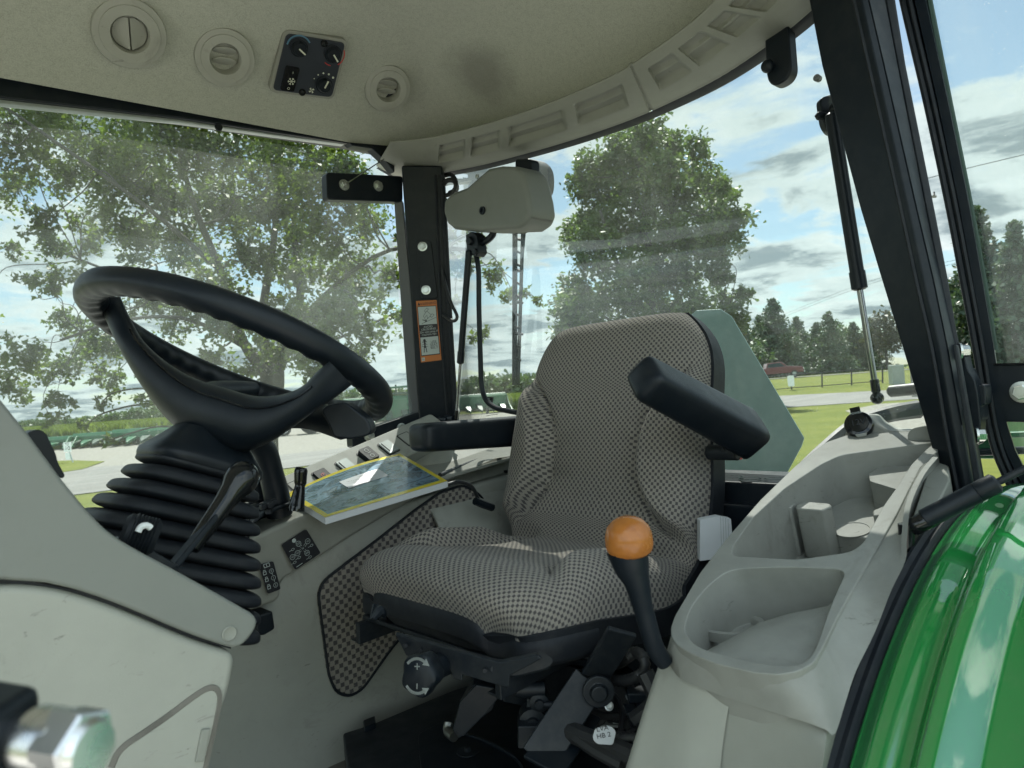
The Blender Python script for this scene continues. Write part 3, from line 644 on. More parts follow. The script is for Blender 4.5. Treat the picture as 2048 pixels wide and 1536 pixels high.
# ---- air vents
for (x, y, r, louv, lb) in ((257, 62, 69, 'flat', 'large round tan air vent with closed flaps, nearest the windscreen'), (447, 111, 58, 'tilt', 'round tan air vent with half-open flaps left of the control panel'), (772, 173, 47, 'tilt', 'round tan air vent right of the control panel')):
    p, n = hit(x, y); view = (E0-p).normalized(); n = (n*.6+view*.4).normalized(); d = (p-E0).dot(FW); R = r*d/FPX
    p = p+n*.016
    X = (XR-n*XR.dot(n)).normalized(); Y = n.cross(X); X, Y = (X*.97+Y*.2).normalized(), None; Y = n.cross(X)
    mb = MB(); mb.lathe(p-n*.03, n, [(-.04, R*.9), (.028, R*.99), (.034, R*.96), (.036, R*.80), (.0385, R*.79), (.0385, R*.52), (.034, R*.5), (.012, R*.47), (.010, .0)], 48)
    v_ = build('air_vent', mb, 'tan_plastic', TR, smooth=30, label=lb)
    c0 = p+n*.0
    if louv == 'flat':
        for s in (-1, 1):
            pts = [c0+n*(.002+.006*math.cos(a))+X*(s*R*.01+s*abs(math.cos(a))*R*.44)+Y*math.sin(a)*R*.46 for a in np.linspace(-1.35, 1.35, 12)]
            mb = MB(); mb.prism([c0+n*.005+X*(s*R*.02)+Y*R*.44]+[c0+n*(-.004)+X*(s*R*.02+s*math.cos(a)*R*.44)+Y*math.sin(a)*R*.44 for a in np.linspace(1.3, -1.3, 12)]+[c0+n*.005+X*(s*R*.02)-Y*R*.44], -n*.004)
            build('flap', mb, 'tan_plastic', v_, bevel=.0012)
    else:
        mb = MB(); mb.lathe(c0-n*.018, n, [(0, R*.47), (.002, 0)], 24); build('duct_shade_disc', mb, 'black_rubber', v_)  # plain black disc standing in for the shade inside the open vent
        for k, yy in enumerate((.2, -.14)):
            t = (Y*.75+n*.65).normalized(); hw = R*.40
            pts = [c0-n*.004+Y*yy*R+X*hw*math.cos(a)+t*R*.20*math.sin(a) for a in np.linspace(0, 2*math.pi, 20)[:-1]]
            mb = MB(); mb.prism(pts, t.cross(X)*.003); build('flap', mb, 'tan_plastic', v_, bevel=.001)
# ---- climate control panel
cs = [(567, 58), (697, 80), (667, 200), (537, 184)]
hp, hn = hit(618, 128); hn = (hn*.7+(E0-hp).normalized()*.3).normalized(); hp = hp+hn*.014
q = [PL(x, y, hp+hn*.012, hn) for x, y in cs]
mb = MB(); mb.prism(rnd([a-hn*.06 for a in q], .016), hn*.06); mb.prism(rnd([a*1.0+(a-hp)*-.09 for a in q], .012), hn*.004, 1)
cp = build('control_panel', mb, ['tan_trim', 'panel_dark'], TR, bevel=.004, label='dark climate control panel with three dials in the headliner')
def cpx(x, y, l=.005): return PL(x, y, hp+hn*(.012+l), hn)
cX = (cpx(667, 70)-cpx(567, 62)).normalized(); cY = (cpx(575, 60)-cpx(550, 180)); cY = (cY-cX*cY.dot(cX)).normalized()
if cX.cross(cY).dot(hn) < 0: cY = -cY
for (x, y, px_, ang, lb) in ((598, 96, 18, -40, 'temperature dial with a blue arc'), (666, 108, 18, -55, 'temperature dial with a red mark'), (648, 170, 17, 65, 'fan speed dial')):
    c = cpx(x, y); r = px_*(c-E0).dot(FW)/FPX
    mb = MB(); mb.lathe(c-hn*.002, hn, [(0, r), (.003, r), (.0035, r*.85), (.012, r*.72), (.0135, r*.66)], 28)
    a = rad(ang); w = cX*math.cos(a)+cY*math.sin(a); o1 = c+hn*.0118
    mb.bar(o1-w*r*.15, o1+w*r*.75, r*.16, .0015, 1, upv=hn)
    kn = build('dial', mb, ['black_satin', 'cream_mark'], cp, label=lb)
mb = MB(); c = cpx(598, 96, .0065); r = 24*(c-E0).dot(FW)/FPX
mb.stroke([c+(cX*math.cos(a)+cY*math.sin(a))*r for a in np.linspace(rad(30), rad(165), 14)], r*.13, hn)
build('dial_arc', mb, 'blue_mark', cp)
mb = MB(); c = cpx(666, 108, .0065); mb.stroke([c+(cX*math.cos(a)+cY*math.sin(a))*r for a in np.linspace(rad(-60), rad(20), 8)], r*.08, hn); mb.stroke([c+(cX*math.cos(a)+cY*math.sin(a))*r for a in np.linspace(rad(-130), rad(-100), 4)], r*.08, hn)
build('dial_arc', mb, 'red_mark', cp)
mb = MB(); c = cpx(648, 170, .0065)
for a in range(5): mb.lathe(c+(cX*math.cos(rad(150-a*27))+cY*math.sin(rad(150-a*27)))*r*1.02, hn, [(0, r*(.05+.012*a)), (.0004, r*(.05+.012*a))], 10)
fc = cpx(623, 181, .0065)
for a in range(4):
    w = cX*math.cos(a*1.57+.4)+cY*math.sin(a*1.57+.4); s_ = hn.cross(w); mb.add([fc, fc+w*r*.2+s_*r*.12, fc+w*r*.26-s_*r*.05], [[0, 1, 2]])
build('fan_symbol', mb, 'cream_mark', cp, recalc=False)
q = [cpx(x, y, .008) for x, y in ((573, 132), (600, 137), (588, 184), (561, 180))]
mb = MB(); mb.prism(rnd(q, .004), hn*-.01); c = cpx(583, 163, .0085)
for a in range(6): w = cX*math.cos(a*1.047)+cY*math.sin(a*1.047); mb.stroke([c, c+w*r*.3], r*.05, hn, 1); s_ = hn.cross(w); mb.stroke([c+w*r*.28+s_*r*.08, c+w*r*.18, c+w*r*.28-s_*r*.08], r*.04, hn, 1)
mb.text('O', cpx(577, 177, .0082), cX, cY, r*.3, 1); mb.text('I', cpx(586, 146, .0082), cX, cY, r*.3, 1)
build('rocker_switch', mb, ['black_gloss', 'cream_mark'], cp, bevel=0)
for x, y in ((648, 86), (604, 184)):
    mb = MB(); mb.lathe(cpx(x, y, .002), hn, [(0, r*.3), (.003, r*.3), (.003, r*.2), (.0015, 0)], 16); build('screw', mb, 'black_gloss', cp)
# ---- right-hand roof rail and windshield-side frame
def band(name, pts, depth, mat, parent=TR, bevel=.004, **k):   # solid bar whose face outline is given in space
    mb = MB(); mb.prism(pts, depth); return build(name, mb, mat, parent, bevel=bevel, **k)
vr = 1.645
up = [(-180, 118), (0, 150), (360, 215), (580, 252), (720, 276), (790, 288)]; lo = [(790, 306), (700, 287), (560, 266), (360, 236), (0, 195), (-180, 170)]
rl_ = [V(x, y, vr) for x, y in up+lo]; rl_[0] = T(-.75, vr, .652); rl_[-1] = T(-.75, vr, .60)
band('roof_rail', rl_, YR*.05, 'black_paint', label='black rail between headliner and side window')
we_ = [V(x, y, vr+.012) for x, y in [(-180, 168), (0, 193), (360, 234), (560, 264), (690, 284), (690, 289), (560, 272), (360, 244), (0, 207), (-180, 184)]]; we_[0] = T(-.75, vr+.012, we_[1].z-EYE-.01); we_[-1] = T(-.75, vr+.012, we_[-2].z-EYE-.01)
band('window_edge', we_, YR*.02, 'galvanised', bevel=.002)
mb = MB(); mb.lathe(V(437, 255, vr+.008), -YR, [(0, .009), (.004, .008)], 14); build('clip', mb, 'black_rubber', TR)
# rail ahead of the frame and front corner (outside the picture)
mb = MB(); mb.bar(T(-.75, .36, .62), T(-.75, 1.66, .62), .06, .06); build('front_header', mb, 'black_paint', TR, bevel=.004)
for v in (.40, 1.64):
    mb = MB(); mb.bar(T(-.75, v, .62), T(-.98, v, -.75), .06, .07, upv=YR); build('front_pillar', mb, 'black_paint', TR, bevel=.004)
# ---- roof shell above
mb = MB(); mb.prism(rnd([T(-.95, .22, 1.02), T(1.36, .22, 1.02), T(1.36, 1.80, 1.02), T(-.95, 1.80, 1.02)], .2, 8), Vector((0, 0, .12)))
build('roof', mb, 'green_paint', TR, bevel=.05, seg=4)
mb = MB()
o1 = rnd([T(-.90, .30, .74), T(1.33, .30, .74), T(1.33, 1.74, .74), T(-.90, 1.74, .74)], .12, 6); o2 = [p+z0*.29 for p in o1]
mb.grid([o1, o2], close=True); build('roof_skirt', mb, 'black_paint', TR, solid=.01)
# ---- slotted rear header duct, bowed rearwards
lowp = [(752, 332, 1.15), (775, 345, 1.17), (800, 356, 1.20), (860, 350, 1.235), (930, 338, 1.26), (1000, 322, 1.28), (1125, 287, 1.30), (1250, 245, 1.31), (1350, 202, 1.31), (1450, 150, 1.30), (1560, 75, 1.285), (1640, 8, 1.27), (1710, -60, 1.25), (1790, -150, 1.22)]
upp = [(782, 284, 1.06), (800, 283, 1.08), (830, 280, 1.10), (870, 274, 1.12), (935, 258, 1.14), (1000, 240, 1.15), (1110, 202, 1.155), (1225, 152, 1.155), (1290, 112, 1.15), (1345, 74, 1.145), (1400, 30, 1.14), (1440, -12, 1.13), (1490, -70, 1.12), (1540, -150, 1.10)]
A = [U(*p) for p in lowp]; B = [U(*p) for p in upp]
def cr(P, t):
    n = len(P)-1; x = min(max(t, 0), .99999)*n; i = int(x); t = x-i; a, b, c, d = P[max(i-1, 0)], P[i], P[i+1], P[min(i+2, n)]
    return .5*((2*b)+(c-a)*t+(2*a-5*b+4*c-d)*t*t+(3*b-a-3*c+d)*t**3)
slots = [(.245, .305), (.318, .385), (.398, .47), (.483, .55), (.605, .665), (.678, .735), (.748, .80), (.813, .865), (.878, .93)]   # index fractions
NS, NT = 420, 40; rows = []
for i in range(NS+1):
    s = i/NS; a = cr(A, s); b = cr(B, s); w = (a-b); n_ = (E0-(a+b)/2); n_ = (n_-w.normalized()*n_.dot(w.normalized())).normalized(); r_ = []
    for j in range(NT+1):
        t = j/NT; p = b+w*t+n_*(.016*math.sin(math.pi*min(1, t*1.05))) ; dep = 0
        for s0, s1 in slots:
            if s0 < s < s1 and .16 < t < .56:
                e = min(sst(s0, s0+.004, s), 1-sst(s1-.004, s1, s)); dep = .016*e*min(sst(.16, .2, t), 1-sst(.5, .56, t)*.999)
                if .30 < t < .36: dep *= .55
        if abs(s-.5769) < .0022: dep = .004
        r_.append(p-n_*dep)
    rows.append(r_)
mb = MB(); mb.grid(rows); build('header_duct', mb, 'tan_trim', TR, smooth=50, solid=.004, recalc=False, label='slotted tan air duct over the rear window')
mb = MB(); sl_ = []
for i in range(80):
    s = .02+.98*i/79; a = cr(A, s); b = cr(B, s); sl_.append((a, (a-b).normalized()))
mb.grid([[a-w*.002, a+w*.012-XR*.004, a+w*.012+XR*.02, a-w*.002+XR*.03] for a, w in sl_], close=True); build('header_seal', mb, 'black_rubber', TR, smooth=40)
# ---- right rear pillar
def facing(pts, d, depth, name, mat, parent=TR, bevel=.003, **k):
    return band(name, [D(x, y, dd) for (x, y), dd in zip(pts, d if isinstance(d, list) else [d]*len(pts))], FW*depth, mat, parent, bevel, **k)
TOPD, BOTD = 1.93, 2.03
def pil(x, y, off=0): return D(x, y, TOPD+(BOTD-TOPD)*(y-350)/500+off)
mb = MB(); mb.prism([pil(*p) for p in [(802, 330), (884, 330), (893, 480), (903, 680), (912, 850), (912, 960), (842, 960), (838, 850), (822, 600)]], FW*.07)
rp = build('rear_pillar', mb, 'black_paint', TR, bevel=.006, label='far right rear pillar with warning sticker')
mb = MB(); mb.prism([pil(x, y, .01) for x, y in [(788, 400), (804, 400), (824, 600), (840, 850), (820, 850), (804, 640)]], FW*.03); build('pillar_edge', mb, 'grey_trim', rp, bevel=.002)
mb = MB(); mb.tube([pil(871, 350, -.004), pil(879, 560, -.004), pil(888, 740, -.004), pil(896, 850, -.004)], .004, 6); mb.tube([pil(884, 350, 0), pil(893, 520, 0), pil(903, 700, 0), pil(913, 850, 0)], .008, 8)
build('door_seal', mb, 'black_rubber', rp)
mb = MB(); mb.prism(rnd([pil(x, y, -.006) for x, y in ((833, 480), (862, 480), (876, 598), (842, 598))], .012), FW*.008); build('hinge_plate', mb, 'black_paint', rp, bevel=.002)
for x, y in ((845, 493), (852, 580)):
    mb = MB(); hexbolt(mb, pil(x, y, -.006), -FW, .0095); build('bolt', mb, 'zinc', rp)
# warning sticker
q00, q10, q11, q01 = [pil(x, y, -.0065) for x, y in ((842, 725), (883, 720), (873, 600), (832, 602))]
def dq(a, b): return (q00*(1-a)+q10*a)*(1-b)+(q01*(1-a)+q11*a)*b
dX = (q10-q00).normalized(); dY = (q01-q00); H_ = dY.length; Wd = (q10-q00).length; dY = (dY-dX*dY.dot(dX)).normalized(); dN = dX.cross(dY)
mb = MB()
def dr(a0, b0, a1, b1, mi, l=0): mb.add([dq(a0, b0)+dN*l, dq(a1, b0)+dN*l, dq(a1, b1)+dN*l, dq(a0, b1)+dN*l], [[0, 1, 2, 3]], mi)
dr(0, 0, 1, 1, 0); dr(.04, .10, .96, .91, 1, .0004); dr(.07, .61, .93, .90, 2, .0008); dr(.07, .115, .93, .405, 2, .0008)
mb.text('WARNING', dq(.56, .95)+dN*.0004, dX, dY, H_*.058, 1, lift=.0006)
mb.add([dq(.06, .925)+dN*.001, dq(.19, .925)+dN*.001, dq(.125, .98)+dN*.001], [[0, 1, 2]], 1)
mb.text('!', dq(.125, .945), dX, dY, H_*.035, 0, lift=.0016)
mb.text('AVOID\nCRUSHING\nDo not jump if\nmachine tips', dq(.5, .51), dX, dY, H_*.048, 2, lift=.0012, line=.85)
mb.text('USE\nSEAT\nBELT', dq(.70, .27), dX, dY, H_*.058, 1, lift=.0014, line=.8)
def ds(pts, w=.0009, closed=False): mb.stroke([dq(a, b)+dN*.0014 for a, b in pts], w, dN, 1, closed)
ds([(.2, .63), (.9, .715)]); ds([(.36, .83), (.50, .88), (.58, .86), (.43, .81)], closed=True); ds([(.62, .74), (.72, .78), (.83, .76), (.70, .72)], closed=True)
ds([(.45, .82), (.3, .75), (.4, .68), (.55, .72), (.68, .76), (.5, .83)]); ds([(.38, .73), (.48, .76), (.50, .70)]); ds([(.25, .69), (.45, .67), (.35, .65)], .002)
mb.lathe(dq(.26, .355)+dN*.0013, dN, [(0, H_*.022), (.0003, H_*.022)], 14, 1)
ds([(.26, .32), (.26, .24)], .0042); ds([(.16, .33), (.36, .33)], .0022); ds([(.14, .28), (.26, .31), (.38, .28)], .0012); ds([(.22, .25), (.20, .16)], .002); ds([(.30, .25), (.33, .16)], .002); ds([(.10, .26), (.42, .25)], .0009)
dr(.05, .02, .20, .075, 2, .0006); ds([(.08, .05), (.12, .06)], .0012); ds([(.13, .035), (.17, .05)], .0012)
lab(build('warning_sticker', mb, ['orange_sticker', 'sticker_black', 'sticker_white'], rp, recalc=False, smooth=10), 'orange, black and white warning sticker')
# side-window brackets
vb = 1.60
mb = MB(); mb.prism(rnd([V(x, y, vb) for x, y in ((653, 344), (806, 352), (806, 404), (655, 399))], .01), YR*.028); hb_ = build('hinge_bracket', mb, 'black_paint', TR, bevel=.003, label='upper black hinge bracket on the side window')
for x, y in ((688, 370), (756, 372)): mb = MB(); hexbolt(mb, V(x, y, vb), -YR+z0*.05, .0105); build('bolt', mb, 'zinc', hb_)
mb = MB(); mb.tube([V(692, 368, vb-.012), V(730, 343, vb-.01), V(768, 318, vb)], .0016, 6); build('cable', mb, 'rod_metal', hb_)
mb = MB(); mb.prism(rnd([V(x, y, vb) for x, y in ((704, 868), (838, 824), (842, 862), (716, 898), (706, 894))], .004), YR*.03); hb2 = build('hinge_bracket', mb, 'black_paint', TR, bevel=.003, label='lower black hinge bracket on the side window')
for x, y in ((738, 872), (803, 858)): mb = MB(); hexbolt(mb, V(x, y, vb), -YR+z0*.05, .0115); build('bolt', mb, 'zinc', hb2)
mb = MB(); mb.prism([V(x, y, 1.62) for x, y in ((698, 284), (790, 292), (790, 345), (772, 322), (745, 297), (705, 291))], YR*.03); build('corner_gusset', mb, 'black_paint', TR, bevel=.003)
# window panes
def pane(name, pts, mat, th, label=None): mb = MB(); mb.add(pts, [list(range(len(pts)))]); return build(name, mb, mat, TR, label=label, recalc=False, smooth=10)
pane('side_window', [T(-.78, 1.672, .61), T(1.13, 1.672, .66), T(1.18, 1.672, -.14), T(1.18, 1.70, -.75), T(-.9, 1.70, -.75)], 'glass_side', 0, 'dusty right side window')
lw = [U(x, y, 1.33) for x, y in ((905, 860), (893, 350))]
rows = []
for i in range(13):
    k = i/12; v = 1.67-1.26*k; ub = 1.29+.05*math.sin(math.pi*k)
    rows.append([T(ub+.02, v, -.24), T(ub+.02, v, .2), T(ub-.0, v, .66)])
mb = MB(); mb.grid(rows); build('rear_window', mb, 'glass_rear', TR, recalc=False, smooth=180, label='rear window behind the seat')
# tiny printed lines at the foot of the rear window
mb = MB()
for k in range(3): mb.stroke([U(975-k*2, 822+k*5, 1.30), U(1012-k*8, 818+k*5, 1.30)], .0012, -XR)
build('glass_marking', mb, 'sticker_black', TR, recalc=False)
# ---- rear wiper motor cover, wiper, handle, strut
bw = [(887, 398), (905, 384), (932, 374), (952, 356), (975, 336), (1000, 331), (1030, 332), (1044, 345), (1056, 395), (1060, 425), (1052, 445), (1035, 457), (960, 461), (905, 458), (893, 447), (885, 425)]
mb = MB(); mb.prism([U(x, y, 1.16) for x, y in bw], XR*.09)
wc = build('wiper_motor_cover', mb, 'cowl_plastic', TR, bevel=.022, seg=5, label='tan moulded cover over the rear wiper motor')
for x, y, r in ((965, 421, .010), (955, 353, .006)):
    mb = MB(); mb.lathe(U(x, y, 1.158), -XR, [(0, r), (.003, r*.95), (.003, r*.55), (-.003, r*.5), (-.003, 0)], 20); build('screw', mb, 'black_satin' if r > .008 else 'zinc', wc)
mb = MB(); mb.prism(rnd([U(x, y, 1.26) for x, y in ((1030, 318), (1062, 318), (1066, 400), (1060, 452), (1034, 466), (960, 464), (960, 440), (1030, 430))], .01), XR*.03); build('backing_plate', mb, 'black_satin', wc, bevel=.003)
mb = MB(); mb.prism(rnd([U(x, y, 1.42) for x, y in ((1036, 312), (1058, 316), (1074, 335), (1074, 380), (1060, 396), (1036, 398))], .04), XR*.07); build('work_light', mb, 'black_satin', TR, bevel=.02, seg=4, label='dark rounded work light outside the rear window')
def coil(path, r, mat, name, parent=TR, rings=.006, **k):
    mb = MB(); P = [Vector(p) for p in path]; n = len(P); Q = []
    for i in range(n-1):
        a, b, c, d = P[max(i-1, 0)], P[i], P[i+1], P[min(i+2, n-1)]; m_ = max(3, int((c-b).length/(rings/2)))
        for j in range(m_): t = j/m_; Q.append(.5*((2*b)+(c-a)*t+(2*a-5*b+4*c-d)*t*t+(3*b-a-3*c+d)*t**3))
    mb.tube(Q, [r*(1 if i % 2 else .78) for i in range(len(Q))], 10, smooth=False); return build(name, mb, mat, parent, smooth=60, **k)
coil([U(x, y, u) for x, y, u in ((890, 400, 1.24), (884, 380, 1.22), (893, 362, 1.20), (908, 362, 1.20), (913, 378, 1.22), (900, 386, 1.25))
 ], .007, 'hose_black', 'cable_loop')
coil([U(x, y, u) for x, y, u in ((886, 352, 1.24), (903, 350, 1.22), (912, 366, 1.2), (905, 385, 1.2), (888, 392, 1.22))], .006, 'hose_black', 'cable_loop')
mb = MB(); mb.tube([U(x, y, 1.215) for x, y in ((868, 350), (868, 400), (874, 460), (884, 540), (900, 600), (914, 632), (906, 642), (886, 630))], .0045, 8); build('cable', mb, 'hose_black', TR)
mb = MB(); mb.tube([U(x, y, 1.32) for x, y in ((892, 500), (905, 486), (930, 472))], .004, 6); build('cable', mb, 'galvanised', TR)
wa = MB(); wa.bar(U(1030, 455, 1.38), U(1029, 770, 1.38), .008, .012, upv=XR); wa.bar(U(1046, 450, 1.39), U(1036, 770, 1.39), .004, .010, 0, upv=XR)
for k in range(12):
    y = 476+k*21+(k % 3)*5; wa.bar(U(1033, y, 1.385), U(1041, y+4, 1.385), .006, .006 if k % 3 else .022, upv=XR)
wa.tube([U(x, y, 1.40) for x, y in ((1052, 440), (1047, 490), (1042, 560), (1040, 640), (1032, 760))], .004, 6)
build('wiper_arm', wa, 'black_satin', TR, label='black rear wiper arm outside the glass')
mb = MB(); mb.tube([U(x, y, 1.22) for x, y in ((986, 458), (985, 470), (972, 482), (955, 490), (945, 500))], .009, 10)
mb.tube([U(x, y, 1.22) for x, y in ((950, 500), (957, 540), (958, 620), (961, 720), (963, 770), (972, 800), (990, 815), (1012, 821), (1040, 826))], .0068, 10)
build('window_handle', mb, 'black_paint', TR, label='bent black tube handle of the rear window')
mb = MB(); mb.prism(rnd([U(x, y, 1.20) for x, y in ((931, 470), (944, 463), (953, 470), (957, 505), (950, 514), (934, 505))], .004), XR*.03); mb.lathe(U(941, 482, 1.2), -XR, [(0, .012), (.008, .01)], 14)
mb.lathe(U(952, 503, 1.2), -XR, [(0, .009), (.006, .007)], 6)
sk = build('strut_bracket', mb, 'black_paint', TR, bevel=.002)
def strut(a, b, split, r, name, label=None, rod='rod_metal'):
    m_ = a.lerp(b, split); t = (b-a).normalized()
    mb = MB(); mb.lathe(a, t, [(0, r*.6), (.004, r), ((m_-a).length-.03, r), ((m_-a).length-.03, r*1.14), ((m_-a).length, r*1.14), ((m_-a).length+.003, r*.7)], 20); o = build(name, mb, 'black_paint', TR, label=label)
    mb = MB(); mb.tube([m_, b], r*.45, 12); build('rod', mb, rod, o)
    mb = MB(); mb.lathe(b-t*.026, t, [(0, r*.62), (.022, r*.66), (.024, r*.4)], 14); mb.lathe(b-t*.004, t, [(-r*.1, 0)]+[(r*.95*(1-math.cos(q)), r*.95*math.sin(q)) for q in np.linspace(.3, math.pi, 9)], 16); build('end_fitting', mb, 'black_gloss', o)
    return o
strut(U(938, 500, 1.20), U(912, 840, 1.20), .655, .0085, 'gas_strut', 'far gas strut of the rear window beside the pillar')
mb = MB(); mb.lathe(U(912, 838, 1.20)-YR*-.005, YR*.9+XR*.1, [(0, .011), (.05, .011)], 14); mb.lathe(U(893, 842, 1.2), YR, [(-.01, .013), (.03, .013)], 12); build('strut_mount', mb, 'black_paint', TR)
c = U(978, 801, 1.325); mb = MB(); mb.prism(rnd([U(x, y, 1.325) for x, y in ((971, 794), (986, 794), (984, 806), (974, 806))], .004), XR*.003); mb.stroke([U(x, y, 1.3235) for x, y in ((974, 797), (980, 797), (978, 800), (983, 802), (975, 804))], .0012, -XR, 1)
build('window_emblem', mb, ['sticker_black', 'sticker_white'], TR, recalc=False)
# ---- left strut, latch, pillar
strut(D(1663, 225, 1.27), D(1753, 788, 1.27), .625, .0118, 'gas_strut', 'near gas strut of the rear window beside the left pillar')
mb = MB(); mb.lathe(D(1778, 783, 1.27), (D(1840, 777, 1.22)-D(1778, 783, 1.27)), [(0, .007), (.004, .0105), (.08, .0105)], 16); build('strut_mount', mb, 'black_paint', TR)
mb = MB(); mb.prism(rnd([D(x, y, 1.29) for x, y in ((1640, 196), (1655, 190), (1690, 182), (1702, 250), (1690, 262), (1662, 268), (1648, 250), (1642, 215))], .01), FW*.02)
mb.lathe(D(1672, 218, 1.275), -FW, [(0, .014), (.012, .011), (.014, 0)], 14); mb.lathe(D(1640, 232, 1.29), -RT, [(-.01, .007), (.004, .008), (.01, 0)], 12)
build('strut_bracket', mb, 'black_paint', TR, bevel=.003)
mb = MB(); mb.prism(rnd([U(x, y, 1.27) for x, y in ((1528, 62), (1575, 40), (1583, 140), (1572, 160), (1550, 172), (1537, 166), (1532, 150))], .012), XR*.03); mb.lathe(U(1538, 134, 1.262), -XR, [(0, .012), (.01, .012), (.016, .005)], 16)
build('window_latch', mb, 'black_satin', TR, bevel=.005, seg=3, label='black latch hanging under the rear header')
mb = MB(); mb.prism(rnd([U(x, y, 1.42) for x, y in ((1618, -10), (1700, -60), (1700, 160), (1672, 150), (1650, 110), (1645, 60), (1628, 50), (1634, 40), (1616, 20))], .012), XR*.08); build('work_light', mb, 'black_satin', TR, bevel=.012, seg=3, label='dark work light outside behind the left pillar')
mb = MB(); mb.lathe(U(1638, 158, 1.33), -XR, [(0, .006), (.01, .0065), (.012, .003)], 14); build('glass_plug', mb, 'black_rubber', TR)
# ---- near left pillar
prow = [(-70, (1604, 1706, 1722, 1757, 1776)), (130, (1643, 1752, 1769, 1795, 1808)), (420, (1721, 1817, 1835, 1852, 1866)), (560, (1763, 1847, 1868, 1880, 1893)), (700, (1806, 1879, 1897, 1905, 1916)), (850, (1851, 1905, 1925, 1931, 1942)), (960, (1880, 1926, 1945, 1950, 1958)), (1060, (1905, 1946, 1962, 1966, 1975))]
us = (1.215, 1.185, 1.19, 1.225, 1.25)
def prw(k0, k1, y, xs, back=.05):
    a = [U(xs[k], y, us[k]) for k in range(k0, k1+1)]
    return a+[a[-1]+XR*back, a[0]+XR*back]
rows = [prw(0, 2, y, xs, .06) for y, xs in prow]
mb = MB(); b = mb.grid(rows, 0, True); mb.f += [list(range(b, b+5))]; mb.m += [0]
lp = build('rear_pillar', mb, 'black_paint', TR, bevel=.003, label='near left rear pillar, wide and black')
mb = MB(); mb.grid([[U(xs[2], y, 1.188), U(xs[3], y, 1.222), U(xs[3], y, 1.26), U(xs[2], y, 1.25)] for y, xs in prow[:6]], 0, True); build('pillar_flange', mb, 'dark_metal', lp, bevel=.001)
mb = MB(); mb.grid([[U(xs[3], y, 1.225), U(xs[4]+3, y, 1.23), U(xs[4]+3, y, 1.262), U(xs[3], y, 1.262)] for y, xs in prow], 0, True); build('door_seal', mb, 'black_rubber', lp, bevel=.003)
mb = MB(); mb.tube([U(xs[1]-14, y, 1.19) for y, xs in prow], .0035, 6); build('pillar_bead', mb, 'black_rubber', lp)
# clear edge strip low on the pillar
mb = MB(); mb.prism([U(x, y, 1.17) for x, y in ((1905, 690), (1914, 690), (1962, 960), (1972, 1030), (1960, 1050), (1940, 920))], XR*.01); build('trim_strip', mb, 'dark_metal', lp, bevel=.002)
# hinge with two bolts
hp_ = 1.24
mb = MB(); mb.prism(rnd([U(x, y, hp_) for x, y in ((1910, 690), (1924, 688), (1936, 740), (1950, 760), (1956, 790), (1962, 850), (1958, 890), (1944, 892), (1930, 800))], .006), XR*.03)
mb.prism(rnd([U(x, y, hp_+.01) for x, y in ((1925, 738), (1938, 737), (1950, 770), (1970, 770), (1972, 808), (1962, 812), (1966, 840), (1950, 846))], .004), XR*.035)
hg = build('door_hinge', mb, 'black_paint', TR, bevel=.003, label='black door hinge with two bright bolts')
for x, y in ((1926, 703), (1958, 871)):
    mb = MB(); bx_ = (RT*.93-FW*.3+UP*.03).normalized(); mb.lathe(U(x-8, y, hp_-.012), bx_, [(0, .0125), (.003, .0125), (.0035, .0105)], 20); mb.lathe(U(x-8, y, hp_-.012), bx_, [(0, .0088), (.0125, .0088), (.014, .0075)], 6); build('bolt', mb, 'zinc', hg)
# ---- open door at the right
UD = 1.33
def dpoly(name, pts, mat, parent, depth=.03, bevel=.003, r=0, u=UD, **k):
    P = [U(x, y, u) for x, y in pts]; mb = MB(); mb.prism(rnd(P, r) if r else P, XR*depth); return build(name, mb, mat, parent, bevel=bevel, **k)
fr = [(-120, 1782, 1838), (0, 1803, 1853), (200, 1850, 1897), (400, 1893, 1938), (560, 1924, 1966), (700, 1950, 1990), (780, 1963, 2002), (850, 1975, 2016), (900, 1988, 2032), (940, 2004, 2052), (985, 2026, 2080), (1040, 2062, 2118), (1090, 2110, 2160)]
mb = MB()
def drow(y, a, b, k):
    w = b-a; return [U(a, y, UD+.012), U(a+w*.12, y, UD-.006), U(a+w*.27, y, UD-.010), U(a+w*.33, y, UD+.002), U(a+w*.45, y, UD+.002), U(a+w*.52, y, UD-.012), U(a+w*.96, y, UD-.012), U(b, y, UD), U(b, y, UD+.035), U(a, y, UD+.035)]
mb.grid([drow(y, a, b, 0) for y, a, b in fr], 0, True); door = build('door', mb, 'black_paint', TR, smooth=50, label='open black cab door at the right edge')
mb = MB(); mb.tube([U(a+3, y, UD-.004) for y, a, b in fr], .006, 8); build('door_seal', mb, 'black_rubber', door)
mb = MB(); mb.tube([U(a+17, y, UD-.010) for y, a, b in fr], .0035, 6); build('door_seal', mb, 'black_rubber', door)
dpoly('lock_panel', [(1982, 729), (2200, 724), (2200, 848), (2006, 844), (1998, 800)], 'black_paint', door, .03, .003, u=UD-.012)
mb = MB(); hexbolt(mb, U(2044, 784, UD-.014), -XR, .012); build('bolt', mb, 'zinc', door)
mb = MB(); mb.add([U(x, y, UD+.01) for x, y in ((1830, -120), (2500, -200), (2500, 1100), (2120, 1060), (2000, 860), (1975, 700))], [[0, 1, 2, 3, 4, 5]]); build('door_glass', mb, 'glass_door', door, recalc=False, label='clear glass of the open door')
mb = MB(); mb.tube([U(x, y, UD+.006) for x, y in ((1839, -100), (1898, 200), (1938, 400), (1967, 560), (1990, 700))], .0045, 6); build('glass_edge', mb, 'machine_dark', door)
